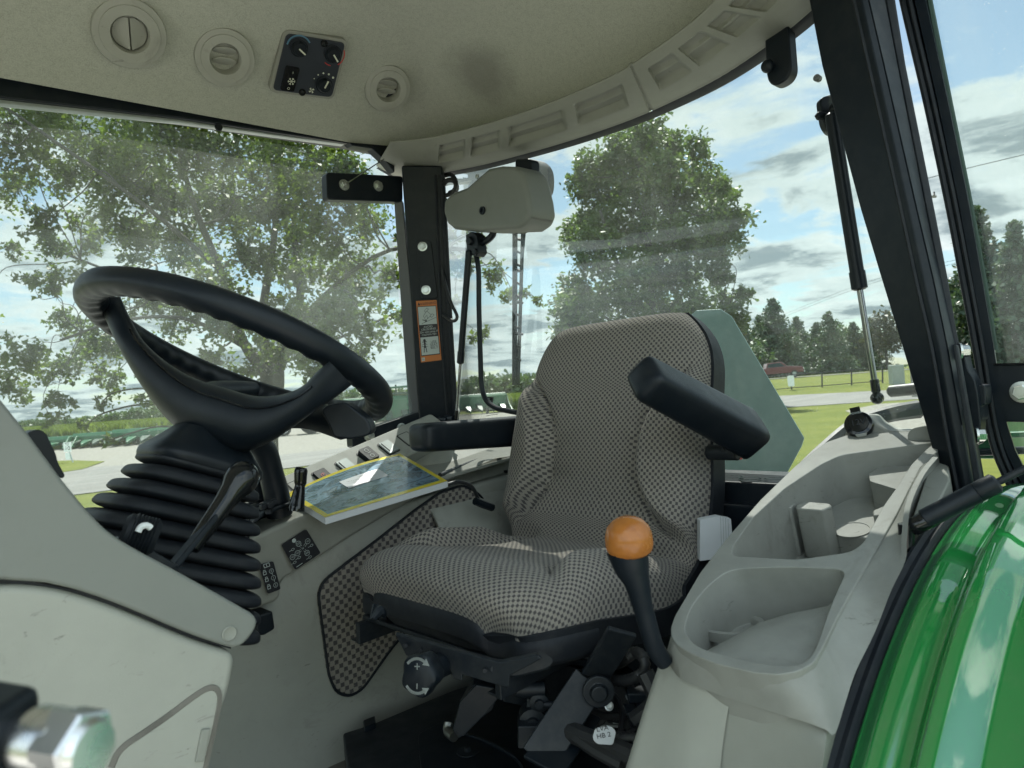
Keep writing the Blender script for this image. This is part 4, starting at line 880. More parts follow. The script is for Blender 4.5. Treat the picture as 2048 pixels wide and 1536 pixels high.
mb = MB(); mb.tube([U(x, y, UD-.016) for x, y in ((1988, 729), (2100, 727), (2200, 724))], .002, 6); build('panel_lip', mb, 'black_gloss', door)
# door gas strut
a = D(1822, 1056, .86); b = D(2140, 894, .80)
t = (b-a).normalized(); Lb = .118*1.0
e1 = D(1846, 1040, .855); e2 = D(1990, 967, .83)
mb = MB(); L_ = (e2-e1).length; mb.lathe(e1, t, [(0, .0085), (.002, .0118), (L_*.74, .0118), (L_*.745, .011), (L_*.76, .0118), (L_, .0118), (L_+.003, .008)], 24)
ds_ = build('door_strut', mb, 'black_satin', TR, label='thick black gas strut that holds the door open')
mb = MB(); mb.tube([e2, b], .0042, 12); build('rod', mb, 'dark_metal', ds_)
mb = MB(); mb.lathe(a-t*.004, t, [(0, .006), (.006, .0105), (.022, .011), (.03, .0105), (.034, .008)], 16); mb.lathe(a-t*.006+z0*-.012, z0, [(-.012, .009), (.02, .009)], 14); build('end_fitting', mb, 'black_gloss', ds_)
# ---- headlining side of the cab below the windows: rear ledge and right wall
def RC(x, y): return V(x, y, 1.31)
# right console, upper moulding
top = [(440, 1104), (478, 1082), (520, 1068), (545, 1056), (600, 1032), (660, 1012), (760, 984), (900, 947), (1100, 892)]
mb = MB(); face = [V(x, y, 1.30) for x, y in top]+[V(x, y, 1.31) for x, y in ((1100, 905), (990, 925), (900, 962), (790, 1022), (700, 1076), (620, 1128), (572, 1156), (562, 1168), (563, 1196), (548, 1206), (500, 1222), (440, 1236))]
mb.prism(face, YR*.36); rc = build('right_console', mb, 'tan_trim', TR, bevel=.010, seg=3, label='long tan side console to the right of the seat')
# sloping shelf above it carrying the switches
sw0, sw1 = V(585, 985, 1.50), V(880, 852, 1.55)
sn = (sw1-sw0).normalized(); sacross = Vector((0, .80, .60)); sacross = (sacross-sn*sacross.dot(sn)).normalized(); snn = sn.cross(sacross).normalized()
if snn.z < 0: snn = -snn
mb = MB(); e_ = [sw0-sn*.04-sacross*.045, sw1+sn*.02-sacross*.045, sw1+sn*.02+sacross*.055, sw0-sn*.04+sacross*.055]; mb.prism(rnd(e_, .012), -snn*.06)
sp_ = build('switch_panel', mb, 'tan_plastic', TR, bevel=.005, label='sloping tan panel with a row of rocker switches')
LN = (sw1-sw0).length
for k in range(7):
    c = sw0+sn*(LN*(.045+.142*k))+sacross*.004+snn*.0005; hx, hy = sn*.0185, sacross*.0245
    raised = k == 3; kind = ('blank', 'red', 'rock', 'rock', 'rock', 'blank', 'blank')[k]
    mb = MB(); mb.prism(rnd([c-hx-hy, c+hx-hy, c+hx+hy, c-hx+hy], .004), snn*.0012, 1); hx2, hy2 = hx*.84, hy*.88
    pts = rnd([c-hx2-hy2, c+hx2-hy2, c+hx2+hy2, c-hx2+hy2], .003)
    if kind == 'blank': mb.prism(pts, snn*.0022, 0)
    else: mb.prism([p+snn*(.001 if not raised else .001) for p in pts], snn*(.012 if raised else .004), 2)
    cc = c+snn*(.0062 if not raised else .0142)
    if kind == 'red': mb.stroke([cc+(sn*math.cos(a)+sacross*math.sin(a))*.006 for a in np.linspace(.6, 5.7, 12)], .0016, snn, 3); mb.stroke([cc, cc+sacross*.006], .0016, snn, 3)
    if raised:
        mb.stroke([cc+sacross*.010+(sn*math.cos(a)+sacross*math.sin(a))*.005 for a in np.linspace(0, 6.28, 12)], .0012, snn, 4)
        mb.stroke([cc-sacross*.012+(sn*math.cos(a)+sacross*math.sin(a))*.005 for a in np.linspace(0, 6.28, 12)], .0012, snn, 4); mb.stroke([cc-sn*.004, cc+sn*.004], .0014, snn, 4)
    if kind == 'rock' and not raised: mb.bar(cc-hx*.55-hy*.6-snn*.001, cc-hx*.55+hy*.7-snn*.001, .0014, .002, 1, upv=snn)
    nm = {'blank': 'switch_blank', 'red': 'rocker_switch', 'rock': 'rocker_switch'}[kind]
    build(nm, mb, ['tan_plastic', 'sticker_black', 'black_satin' if raised else 'galvanised' if kind == 'rock' else 'dark_metal', 'red_mark', 'sticker_white'], sp_, bevel=0, smooth=20)
# wall below: from the switch panel down to the floor, and the lit shelf behind the seat
mb = MB(); mb.prism([T(-.6, 1.345, -.78), T(1.32, 1.345, -.78), T(1.32, 1.345, -.20), T(1.1, 1.345, -.215), T(.95, 1.345, -.225), T(.5, 1.345, -.27), T(-.6, 1.345, -.30)], YR*.30)
wl = build('side_wall', mb, 'tan_plastic', TR, bevel=.012, seg=3, label='tan inner wall under the right console')
# bulge over the wheel behind
rows = []
for i in range(13):
    u = .97+.40*i/12; q_ = sst(.97, 1.14, u); pr = [(1.285, -.52), (1.285, -.42), (1.29, -.36), (1.305, -.31-.0*q_), (1.335, -.265), (1.385, -.235+.02*q_), (1.45, -.215+.045*q_), (1.54, -.20+.055*q_), (1.66, -.19+.06*q_)]; rows.append([T(u, a_, b_) for a_, b_ in pr])
mb = MB(); mb.grid(rows); build('wheel_arch_cover', mb, 'tan_plastic', TR, smooth=180, solid=.01, recalc=False, label='smooth sunlit tan cover over the right wheel arch')
# fabric inset in the wall
fp = [(636, 1190), (645, 1163), (690, 1128), (760, 1075), (830, 1020), (880, 985), (925, 970), (955, 985), (975, 1010), (1000, 1060), (900, 1200), (830, 1240), (780, 1300), (725, 1378), (700, 1393), (672, 1385), (657, 1350)]
mb = MB(); P = rnd([V(x, y, 1.338) for x, y in fp], .015, 3); mb.prism(P, YR*.012); fi = build('fabric_insert', mb, 'seat_fabric', TR, bevel=.004, seg=3, label='patterned fabric pad set into the side wall')
me = fi.data; uvl = me.uv_layers.new(name='UVMap')
for lp_ in me.loops: co = me.vertices[lp_.vertex_index].co; uvl.data[lp_.index].uv = (co.x*.62, co.z*.62+co.y*.3)
mb = MB(); mb.tube([p-YR*.001 for p in P]+[P[0]-YR*.001], .003, 6, smooth=False); build('insert_edge', mb, 'black_rubber', fi)
# decals on the console face
def decal(corners, v, name, draw, label):
    q = [V(x, y, v) for x, y in corners]; X = (q[1]-q[0]); Y = (q[3]-q[0]); n = X.cross(Y).normalized(); mb = MB()
    if n.dot(E0-q[0]) < 0: n = -n
    mb.prism(rnd([p+n*.0012 for p in q], .004), n*-.0008, 0)
    def f(a, b): return q[0]+X*a+Y*b+n*.0018
    draw(mb, f, X, Y, n); return build(name, mb, ['sticker_black', 'sticker_white'], rc, smooth=10, label=label, recalc=False)
def gear(mb, f, X, Y, n):
    P = {'XR': (.50, .72), 'N': (.55, .50), 'XI': (.80, .62), 'X1': (.32, .46), 'X2': (.12, .44), 'X3': (.60, .28), 'F': (.42, .90)}
    X_ = X.normalized(); Y_ = (Y-X_*Y.dot(X_)).normalized(); Y_ = Y_ if X_.cross(Y_).dot(n) > 0 else Y_
    s = X.length
    for k, txt in (('XR', 'XR'), ('N', 'N'), ('XI', 'XI'), ('X1', 'XI'), ('X2', 'XI'), ('X3', 'XR')):
        c = f(*P[k]); mb.text(txt, c, X_, Y_, s*.10, 1, lift=0)
        if k != 'N': mb.stroke([c+(X_*math.cos(a)+Y_*math.sin(a))*s*.085 for a in np.linspace(0, 6.283, 15)], s*.014, n, 1)
    c = f(*P['F']); mb.lathe(c, n, [(0, s*.07), (.0002, s*.07)], 12, 1)
    for a, b in (('F', 'XR'), ('XR', 'N'), ('N', 'XI'), ('N', 'X1'), ('X1', 'X2'), ('N', 'X3')):
        A_, B_ = f(*P[a]), f(*P[b]); d = (B_-A_).normalized(); w = d.cross(n)*s*.03
        for e in (-1, 1): mb.stroke([A_+d*s*.085+w*e, B_-d*s*.085+w*e], s*.012, n, 1)
    for a, b in ((.25, .66), (.85, .42), (.30, .30), (.10, .24), (.62, .10)):
        c = f(a, b); mb.stroke([c+(X_*math.cos(t_)*1.6+Y_*math.sin(t_))*s*.035 for t_ in np.linspace(0, 6.283, 9)], s*.012, n, 1); mb.stroke([c-X_*s*.14, c-X_*s*.06], s*.012, n, 1)
    mb.stroke([f(.08, .07), f(.30, .07)], s*.018, n, 1)
decal(((590, 1140), (641, 1106), (612, 1058), (562, 1090)), 1.2985, 'shift_pattern_sticker', gear, 'square black sticker with the shift pattern')
def locks(mb, f, X, Y, n):
    X_ = X.normalized(); Y_ = (Y-X_*Y.dot(X_)).normalized(); s = X.length
    mb.stroke([f(.3, .84), f(.3, .95), f(.72, .95), f(.72, .84)], s*.05, n, 1, True); mb.stroke([f(.51, .84), f(.51, .95)], s*.05, n, 1)
    for b, d_ in ((.68, '0'), (.45, '1'), (.2, '2')):
        c = f(.22, b); mb.stroke([c+X_*s*x+Y_*s*y for x, y in ((-.1, -.12), (.1, -.12), (.1, .08), (-.1, .08))], s*.045, n, 1, True); mb.stroke([c+X_*s*x+Y_*s*y for x, y in ((-.07, .08), (-.06, .2), (.06, .2), (.07, .08))], s*.04, n, 1)
        c = f(.72, b-.01); mb.text(d_, c, X_, Y_, s*.24, 1, lift=0); mb.stroke([c+(X_*math.cos(a)+Y_*math.sin(a))*s*.16 for a in np.linspace(0, 6.283, 15)], s*.03, n, 1)
    for b in (.57, .33): mb.stroke([f(.72, b-.02), f(.72, b+.03)], s*.04, n, 1)
decal(((535, 1188), (561, 1178), (546, 1122), (517, 1129)), 1.2985, 'lock_instruction_sticker', locks, 'narrow black sticker with padlock symbols')
# black pocket / outlet under the console
mb = MB(); mb.prism(rnd([V(x, y, 1.29) for x, y in ((512, 1232), (546, 1222), (551, 1258), (528, 1272), (514, 1270))], .005), YR*.05); build('console_latch', mb, 'black_satin', rc, bevel=.004)
# ---- lever quadrant and levers
mb = MB(); arc = [(488, 1110), (497, 1070), (508, 1046), (530, 1030), (560, 1018), (590, 1011)]
rows = [[V(x, y, 1.30), V(x, y-3, 1.302)+z0*.004, V(x, y, 1.30)+YR*.10+z0*.012, V(x, y, 1.30)+YR*.10-z0*.03] for x, y in arc]
mb.grid(rows); qd = build('lever_quadrant', mb, 'black_satin', TR, solid=.004, smooth=40, label='curved black quadrant under the levers')
for k in range(3):
    mb = MB(); mb.tube([V(x, y, 1.30)+YR*(.02+.028*k)+z0*(.008+.003*k) for x, y in arc[1:5]], .0028, 6); build('slot_rib', mb, 'black_rubber', qd)
mb = MB()
for k in range(12):
    s = .1+.8*k/11; x = 498+92*s; y = 1062-50*s**.6
    mb.stroke([V(x, y, 1.30)+YR*.012+z0*.0075, V(x+4, y-1, 1.30)+YR*.012+z0*.0078], .002, z0, 0)
build('scale_marks', mb, 'sticker_white', qd, recalc=False)
def lever(pts, name, label, mats='black_satin', parent=TR, bevel=0):
    mb = MB(); mb.tube([V(x, y, v) for x, y, v, r in pts], [r for *_, r in pts], 12); return build(name, mb, mats, parent, label=label)
lever([(503, 862, 1.30, .018), (512, 880, 1.31, .021), (530, 905, 1.32, .023), (543, 950, 1.33, .023), (552, 985, 1.335, .024), (560, 1030, 1.34, .024)], 'control_lever', 'thick curved black lever behind the steering boot')
lever([(492, 905, 1.36, .014), (505, 930, 1.37, .014), (518, 970, 1.38, .014), (527, 1010, 1.39, .013)], 'control_lever', 'second thick black lever just left of the first')
lever([(603, 935, 1.28, .010), (602, 942, 1.28, .0125), (601, 965, 1.28, .0115), (600, 972, 1.28, .0095), (597, 990, 1.28, .012), (593, 1015, 1.28, .0155), (592, 1022, 1.28, .0155)], 'control_lever', 'short black lever with a rounded knob beside the manual', 'black_gloss')
mb = MB(); c = V(537, 1015, 1.29); mb.lathe(c-z0*.012, z0, [(0, .007), (.008, .006), (.010, .012)], 12); mb.box(c+z0*.006, sn*.017, YR*.006, z0*.005); mb.box(c+z0*.006, YR*.014, sn*.006, z0*.005); build('stop_knob', mb, 'black_rubber', qd, bevel=.002)
# ---- steering boot
def superel(c, X, Y, a, b, n, k=48):
    o = []
    for i in range(k):
        t = 2*math.pi*i/k; cs_, s_ = math.cos(t), math.sin(t); o.append(c+X*a*math.copysign(abs(cs_)**(2/n), cs_)+Y*b*math.copysign(abs(s_)**(2/n), s_))
    return o
b0 = T(.275, .995, -.262); b1 = T(.355, 1.0, -.062); ax = (b1-b0).normalized(); Xb = (XR-ax*XR.dot(ax)).normalized(); Yb = ax.cross(Xb)
rows = []; NR = 10; H_b = (b1-b0).length
for i in range(NR*12+1):
    t = i/(NR*12); ph = (i % 12)/12; w = .128-.066*t**1.1
    rib = .5-.5*math.cos(2*math.pi*min(1, ph*1.0)); prof = (1-abs(2*ph-1)**3.5)
    e = w-.017*(1-prof)-.002
    if t > .965: e = w-.012
    c = b0.lerp(b1, t)-Xb*(.02*(1-t))
    rows.append(superel(c, Xb, Yb, e*1.12, e*.95, 4.2))
mb = MB(); mb.grid(rows, 0, True); build('steering_boot', mb, 'black_rubber', TR, smooth=70, label='ribbed black rubber boot below the steering wheel')
mb = MB(); mb.grid([superel(b1-ax*.012+ax*h_, Xb, Yb, .070*s__, .060*s__, 4) for h_, s__ in ((0, 1.04), (.005, 1.08), (.012, 1.05), (.022, .93), (.034, .78), (.05, .6))], 0, True); build('column_collar', mb, 'black_satin', TR, bevel=.006)
mb = MB(); mb.tube([D(468, 905, 1.1), D(470, 935, 1.11), D(472, 985, 1.12)], .014, 12); mb.lathe(D(468, 915, 1.085), -FW, [(0, .006), (.003, .005)], 10); build('column_bracket', mb, 'black_satin', TR)
# ---- steering wheel
SWC = T(.44, 1.05, .08); sa = rad(27); SE1 = YR.copy(); SE2 = Vector((math.cos(sa), 0, -math.sin(sa))); SN = Vector((math.sin(sa), 0, math.cos(sa))); SR = .21
mb = MB(); rows = []
NW = 240
for i in range(NW):
    t = 2*math.pi*i/NW; o = SE1*math.cos(t)+SE2*math.sin(t); c = SWC+o*SR; r_ = []
    g_ = 1.0
    for j in range(20):
        q_ = 2*math.pi*j/20; dirv = o*math.cos(q_)+SN*math.sin(q_)
        fing = .0034*(0.5+.5*math.sin(t*44))*max(0, math.cos(q_-math.pi-.7))**1.2
        r_.append(c+dirv*(.0208-fing)*(.92 if abs(math.sin(q_)) > .8 else 1))
    rows.append(r_)
rows.append(rows[0]); mb.grid(rows, 0, True)
sw = build('steering_wheel', mb, 'black_satin', TR, smooth=180, weld=True, label='black steering wheel with finger grips')
def ring(t, rr=SR, off=0): return SWC+(SE1*math.cos(t)+SE2*math.sin(t))*rr+SN*off
# dished hub: stations along the crescent, upper and lower silhouette in the photo, depth, thickness
stt = [((182, 590), (232, 592), 1.03, .020), ((204, 648), (252, 640), 1.02, .025), ((226, 700), (276, 684), 1.00, .032), ((268, 778), (322, 728), .98, .042), ((322, 852), (372, 758), .965, .055), ((385, 886), (430, 777), .955, .065), ((455, 910), (482, 792), .945, .065), ((520, 890), (532, 792), .93, .055), ((575, 856), (572, 783), .915, .042), ((618, 826), (602, 768), .90, .03), ((660, 800), (630, 742), .885, .02), ((700, 770), (655, 722), .875, .016)]
rows = []
for lo_, hi_, d, th in stt:
    a = D(*lo_, d); b = D(*hi_, d); c = (a+b)/2; h = (b-a)/2; fwd = (E0-c).normalized(); r_ = []
    for j in range(24):
        q_ = 2*math.pi*j/24; cs_, s_ = math.cos(q_), math.sin(q_)
        r_.append(c+FW*th*.6+h*math.copysign(abs(cs_)**.8, cs_)+fwd*th*math.copysign(abs(s_)**.75, s_))
    rows.append(r_)
R2 = []
for i in range(len(rows)-1):
    for k in range(6):
        t = k/6; R2.append([.5*((2*b)+(c-a)*t+(2*a-5*b+4*c-d)*t*t+(3*b-a-3*c+d)*t**3) for a, b, c, d in zip(rows[max(i-1, 0)], rows[i], rows[i+1], rows[min(i+2, len(rows)-1)])])
R2.append(rows[-1])
mb = MB(); b = mb.grid(R2, 0, True); mb.f += [list(range(b, b+24))]; mb.m += [0]; n_ = len(R2)*24; mb.f += [list(range(b+n_-24, b+n_))]; mb.m += [0]
build('hub', mb, 'black_satin', sw, smooth=60, label='dished hub and spokes of the wheel')
# recessed seam line and far spoke
def onhub(i, f_, k=1.006):                                 # a point on the camera side of the hub
    r_ = R2[i]; a, b = r_[12], r_[0]; c = a.lerp(b, f_); q_ = math.acos(max(-1, min(1, 2*f_-1))); m_ = sum(r_, Vector())/24
    x = q_/(2*math.pi)*24; j = int(x); p = r_[j % 24].lerp(r_[(j+1) % 24], x-j); return m_+(p-m_)*k
mb = MB(); mb.tube([onhub(i, .72) for i in range(8, len(R2)-10, 3)], .0016, 6); build('hub_seam', mb, 'black_gloss', sw)
mb = MB(); mb.tube([ring(rad(30), SR-.01), SWC+SE1*.08-SN*.06, SWC-SN*.11], [.014, .02, .026], 12); build('spoke', mb, 'black_satin', sw)
mb = MB(); mb.lathe(SWC-SN*.15, SN, [(0, .04), (.03, .045), (.06, .045), (.065, 0)], 28); build('hub_core', mb, 'black_satin', sw, smooth=60)
mb = MB(); mb.prism(rnd([D(x, y, .99) for x, y in ((641, 822), (652, 810), (690, 803), (735, 838), (744, 862), (735, 872), (700, 879), (667, 876), (655, 846))], .006), FW*.04); build('column_lever', mb, 'black_satin', TR, bevel=.006, seg=3, label='black paddle lever under the wheel rim')
mb = MB(); mb.tube([D(690, 850, 1.03), D(610, 830, 1.06), D(520, 840, 1.09)], [.022, .02, .018], 12); build('column_stalk', mb, 'black_satin', TR)
# ---- left cowl beside the column
VC = .72
cw = [(-120, 640), (0, 797), (60, 872), (125, 960), (190, 1040), (240, 1082), (350, 1140), (440, 1190), (517, 1234), (512, 1262), (478, 1301), (380, 1270), (250, 1213), (160, 1181), (90, 1166), (0, 1160), (-120, 1160)]
rr = [0, .0, 0, 0, .04, .03, 0, 0, .012, .012, .012, .05, .05, .05, 0, 0, 0]
mb = MB(); cP = [V(x, y, VC) for x, y in cw]; cP[0] = T(-.62, VC, .13); cP[-1] = T(-.62, VC, cP[-2].z-EYE); cP.insert(1, T(.06, VC, .10)); rr.insert(1, .05); mb.prism(rnd(cP, rr), YR*.10); cwl = build('dash_cowl', mb, 'cowl_plastic', TR, bevel=.006, seg=3, label='tan dash side moulding left of the steering boot')
mb = MB(); mb.lathe(V(459, 1267, VC-.0005), -YR, [(.0006, 0), (.0006, .0052), (.0012, .0064), (.0002, .0075)], 20); build('screw_recess', mb, 'tan_trim', cwl)
mb = MB(); mb.prism([V(x, y, VC+.012) for x, y in [(-120, 1150), (0, 1150), (250, 1200), (380, 1260), (462, 1290), (462, 1298), (380, 1276), (250, 1220), (90, 1173), (0, 1167), (-120, 1167)]], YR*.05); build('panel_gap', mb, 'black_rubber', cwl)
lwp = [(-150, 1165), (0, 1166), (90, 1172), (160, 1188), (250, 1220), (380, 1277), (474, 1306), (462, 1380), (436, 1450), (415, 1536), (390, 1700), (-150, 1700)]
mb = MB(); lP = [V(x, y, VC+.006) for x, y in lwp]; lP[0] = T(-.62, VC+.006, lP[1].z-EYE); lP[-1] = T(-.62, VC+.006, lP[-2].z-EYE); mb.prism(rnd(lP, [0, .03, .05, .05, .05, .05, .012, .05, .05, 0, 0, 0]), YR*.30); lpnl = build('dash_side_panel', mb, 'tan_plastic', TR, bevel=.008, seg=3, label='large pale tan lower panel left of the seat')
cvp = [(225, 1536), (240, 1500), (330, 1440), (400, 1386), (425, 1375), (437, 1383), (440, 1400), (428, 1460), (410, 1536), (390, 1700), (180, 1700)]
mb = MB(); Pc = rnd([V(x, y, VC+.004) for x, y in cvp], [0, .01, .05, .03, .012, .012, .01, 0, 0, 0, 0]); mb.prism(Pc, YR*.01); cvr = build('access_cover', mb, 'tan_plastic', lpnl, bevel=.004, seg=3)
mb = MB(); mb.tube([p+YR*.0035 for p in Pc], .0042, 6, smooth=False); build('cover_groove', mb, 'brown_floor', lpnl)
mb = MB(); mb.box(V(405, 1490, VC+.003), Vector((.004, 0, .014)), YR*.002, Vector((.004, 0, -.001))); build('cover_recess', mb, 'tan_trim', lpnl, bevel=.001)
# black box behind the cowl edge, thumb switch, parking brake
mb = MB(); mb.prism(rnd([V(x, y, .83) for x, y in ((55, 864), (78, 858), (92, 866), (112, 908), (116, 925), (131, 952), (124, 958), (96, 935), (58, 880))], .003), YR*.04); build('dash_switch_box', mb, 'black_satin', TR, bevel=.003, label='small black box on the dash edge at the far left')
a, b = V(452, 1003, .84), V(338, 1142, .80)
mb = MB(); mb.bar(a, b, .007, .017, upv=YR); br_ = build('brake_lever', mb, 'black_satin', TR, bevel=.002, label='black hand lever with a glossy ball knob')
mb = MB(); t = (V(478, 962, .845)-V(415, 1050, .83)).normalized(); c = V(415, 1052, .83)
mb.lathe(c-t*.03, t, [(0, .0085), (.03, .0105), (.06, .012), (.078, .0145), (.088, .0185), (.099, .020), (.110, .0175), (.117, .0095), (.1185, 0)], 24); build('knob', mb, 'black_gloss', br_, smooth=60)
mb = MB(); c = V(290, 1072, .80); ax2 = Vector((.75, -.25, -.35)).normalized(); mb.lathe(c-ax2*.022, ax2, [(0, .014), (.004, .0185), (.008, .0185), (.009, .0205)]+[(.01+.0032*k+(.0016 if s_ else 0), .0205 if not s_ else .0185) for k in range(7) for s_ in (0, 1)]+[(.034, .015)], 28)
th = build('thumb_knob', mb, 'black_rubber', TR, smooth=25, label='ribbed black adjuster knob in front of the boot')
mb = MB(); mb.tube([V(276, 1064, .775), V(282, 1054, .775), V(293, 1051, .775), V(302, 1056, .775)], .0032, 8); build('pointer_mark', mb, 'sign_white', th)
mb = MB(); mb.prism([V(x, y, .79) for x, y in ((252, 1078), (300, 1098), (360, 1132), (340, 1142), (290, 1115), (250, 1090))], YR*.04); build('bracket', mb, 'dark_metal', TR, bevel=.002)
# ---- door striker, very near the lens at the lower left
c = D(60, 1478, .235); ax3 = (RT*.93-UP*.02-FW*.25).normalized()
mb = MB(); mb.lathe(c-ax3*.02, ax3, [(0, .009), (.022, .009), (.0225, .011), (.034, .011), (.036, .0085)], 28)
mb.lathe(c+ax3*.012, ax3, [(0, .0125), (.010, .0125), (.011, .0115)], 6)
mb.lathe(c+ax3*.020, ax3, [(0, .0085), (.003, .0098), (.0055, .0085), (.006, .003), (.006, 0)], 24)
sk_ = build('door_striker', mb, 'chrome', TR, smooth=40, label='bright metal striker bolt close to the lens, out of focus')
mb = MB(); mb.box(D(-20, 1465, .235), ax3*.012, UP*.0125, FW*.012); build('striker_mount', mb, 'black_satin', sk_, bevel=.004, seg=3)
# ---- driver seat
SV = .965; SVB = .982
prof = [(.635, -.300), (.665, -.282), (.72, -.273), (.80, -.277), (.90, -.293), (.98, -.303), (1.04, -.298), (1.085, -.265), (1.112, -.205), (1.13, -.13), (1.15, -.05), (1.172, .03), (1.195, .10), (1.213, .155)]
def resample(P, n):
    Q = []; P = [Vector((a, 0, b)) for a, b in P]
    for i in range(len(P)-1):
        a, b, c, d = P[max(i-1, 0)], P[i], P[i+1], P[min(i+2, len(P)-1)]
        for k in range(12):
            t = k/12; Q.append(.5*((2*b)+(c-a)*t+(2*a-5*b+4*c-d)*t*t+(3*b-a-3*c+d)*t**3))
    Q.append(P[-1]); L_ = [0]
    for i in range(1, len(Q)): L_.append(L_[-1]+(Q[i]-Q[i-1]).length)
    o = []
    for i in range(n):
        s = L_[-1]*i/(n-1); j = min(max(k for k in range(len(L_)) if L_[k] <= s+1e-9), len(Q)-2); o.append(Q[j].lerp(Q[j+1], (s-L_[j])/(L_[j+1]-L_[j])))
    return o, L_[-1]
NSs = 220; PC, PLn = resample(prof, NSs)
def seat_pt(i, phi, thick=1.0, wide=0.0, shell=False):
    s = i/(NSs-1); a, b = PC[max(i-1, 0)], PC[min(i+1, NSs-1)]; t = (b-a).normalized(); n = Vector((-t.z, 0, t.x)); L_ = s*PLn; Le = PLn-L_
    ne = 4.6; xx = math.copysign(abs(math.sin(phi))**(2/ne), math.sin(phi)); yy = abs(math.cos(phi))**(2/ne)
    # plan outline: rounded front corners and rounded top
    w = .250 if L_ < .40 else .246-.016*sst(.5, .8, L_)
    if L_ < .17: w *= .40+.60*(1-(1-L_/.17)**2.3)**(1/2.3)
    if Le < .15: w *= .66+.34*(1-(1-Le/.15)**2.5)
    if L_ > .33: w -= .012*math.exp(-((L_-.42)/.04)**2)
    w += wide
    th = .088 if L_ < .4 else .075
    end = min(1, max(0, (1-(1-min(1, L_/.055))**3))**.5)*min(1, max(0, (1-(1-min(1, Le/.055))**3))**.5)
    if shell: return n, w, th, t
    at = abs(xx)
    if L_ < .43: edge = .60+.42*(1-sst(.07, .20, L_)); bol = .038*sst(.10, .22, L_)*(1-sst(.32, .43, L_)); gr = sst(.12, .18, L_)*(1-sst(.40, .43, L_))
    else: k_ = min(1, max(0, (L_-.445)/(.80-.445))); edge = 1.06-.60*math.sin(math.pi*k_**.8)**.7; bol = .052*sst(.445, .475, L_)*(1-sst(.72, .80, L_)); gr = sst(.445, .47, L_)*(1-sst(.74, .8, L_))
    h = bol*sst(edge, edge+.17, at)
    h += .012*sst(0, .10, L_)*(1-sst(.10, .2, L_))*(1-at**4)                 # front roll
    h -= .015*math.exp(-((at-edge)/.022)**2)*gr
    h -= .016*math.exp(-((L_-.435)/.028)**2)*(1-at**6)                           # crease between cushion and back
    h -= .020*math.exp(-((L_-.437)/.012)**2)*sst(.5, .66, at)                   # gap between the bolsters
    h += .006*math.exp(-((L_-.60)/.09)**2)*(1-sst(.3, .6, at))
    drop = th*(1-yy*end)*thick
    p = PC[i]; v = SV+(SVB-SV)*sst(.40, .50, L_)+w*xx
    q = T(p.x, v, p.z)+n*(h*yy*end-drop)
    return q, (L_, w*xx+math.copysign(th*(1-yy), xx))
NPh = 128; phis = [-math.pi/2+math.pi*j/NPh for j in range(NPh+1)]
phis = [math.copysign(abs(p/(math.pi/2))**.62*(math.pi/2), p) for p in phis]
def pad(i0, i1, name, label):
    rows, uvs = [], []
    for i in range(i0, i1+1):
        r_ = [seat_pt(i, p) for p in phis]; rows.append([a for a, _ in r_])
        # uv across: arc length so the dots keep their size round the edge
        acc = 0; u_ = [0]
        for j in range(1, len(r_)): acc += (r_[j][0]-r_[j-1][0]).length; u_.append(acc)
        uvs += [(q_[1][1], i) for q_ in r_]
    # arc length down the middle-bolster line for v
    ln = [0]
    for k in range(1, len(rows)): ln.append(ln[-1]+(rows[k][NPh//2+22]-rows[k-1][NPh//2+22]).length)
    if i0 == 1: rows[0] = [p.lerp(q, .5)-z0*.012 for p, q in zip(rows[0], rows[1])]      # the hem tucks down behind the vinyl edging
    mb = MB(); mb.grid(rows); ob = build(name, mb, 'seat_fabric', SEAT, smooth=180, recalc=False, label=label)
    me = ob.data; uvl = me.uv_layers.new(name='UVMap'); vi = np.empty(len(me.loops), 'i'); me.loops.foreach_get('vertex_index', vi)
    uv = np.array([(a, ln[b-i0]+(0 if i0 < 5 else .4)) for a, b in uvs], 'f'); uvl.data.foreach_set('uv', uv[vi].ravel()); return ob
def edging():
    per = [(i, -math.pi/2) for i in range(44, 1, -1)]+[(1, phis[j]) for j in range(4, NPh-3, 2)]+[(i, math.pi/2) for i in range(2, 45)]
    pts = [seat_pt(i, p)[0] for i, p in per]
    for _ in range(3): pts = [pts[0]]+[(pts[k-1]+pts[k]*2+pts[k+1])/4 for k in range(1, len(pts)-1)]+[pts[-1]]
    rows = []
    for k, p in enumerate(pts):
        t = (pts[min(k+1, len(pts)-1)]-pts[max(k-1, 0)]).normalized(); o_ = t.cross(z0); o_ = -o_ if o_.dot(p-T(.87, SV, p.z-EYE)) < 0 else o_; o_.z = 0; o_.normalize()
        rows.append([p+o_*a+z0*b for a, b in ((-.004, .008), (.002, .014), (.007, .011), (.0085, 0), (.0085, -.018), (.004, -.026), (-.012, -.027))])
    mb = MB(); mb.grid(rows, 0, True); build('edging', mb, 'black_rubber', SEAT, smooth=70)
cut = int(.435/PLn*(NSs-1))
SM = MB()                                                 # black vinyl shell that borders the upholstery
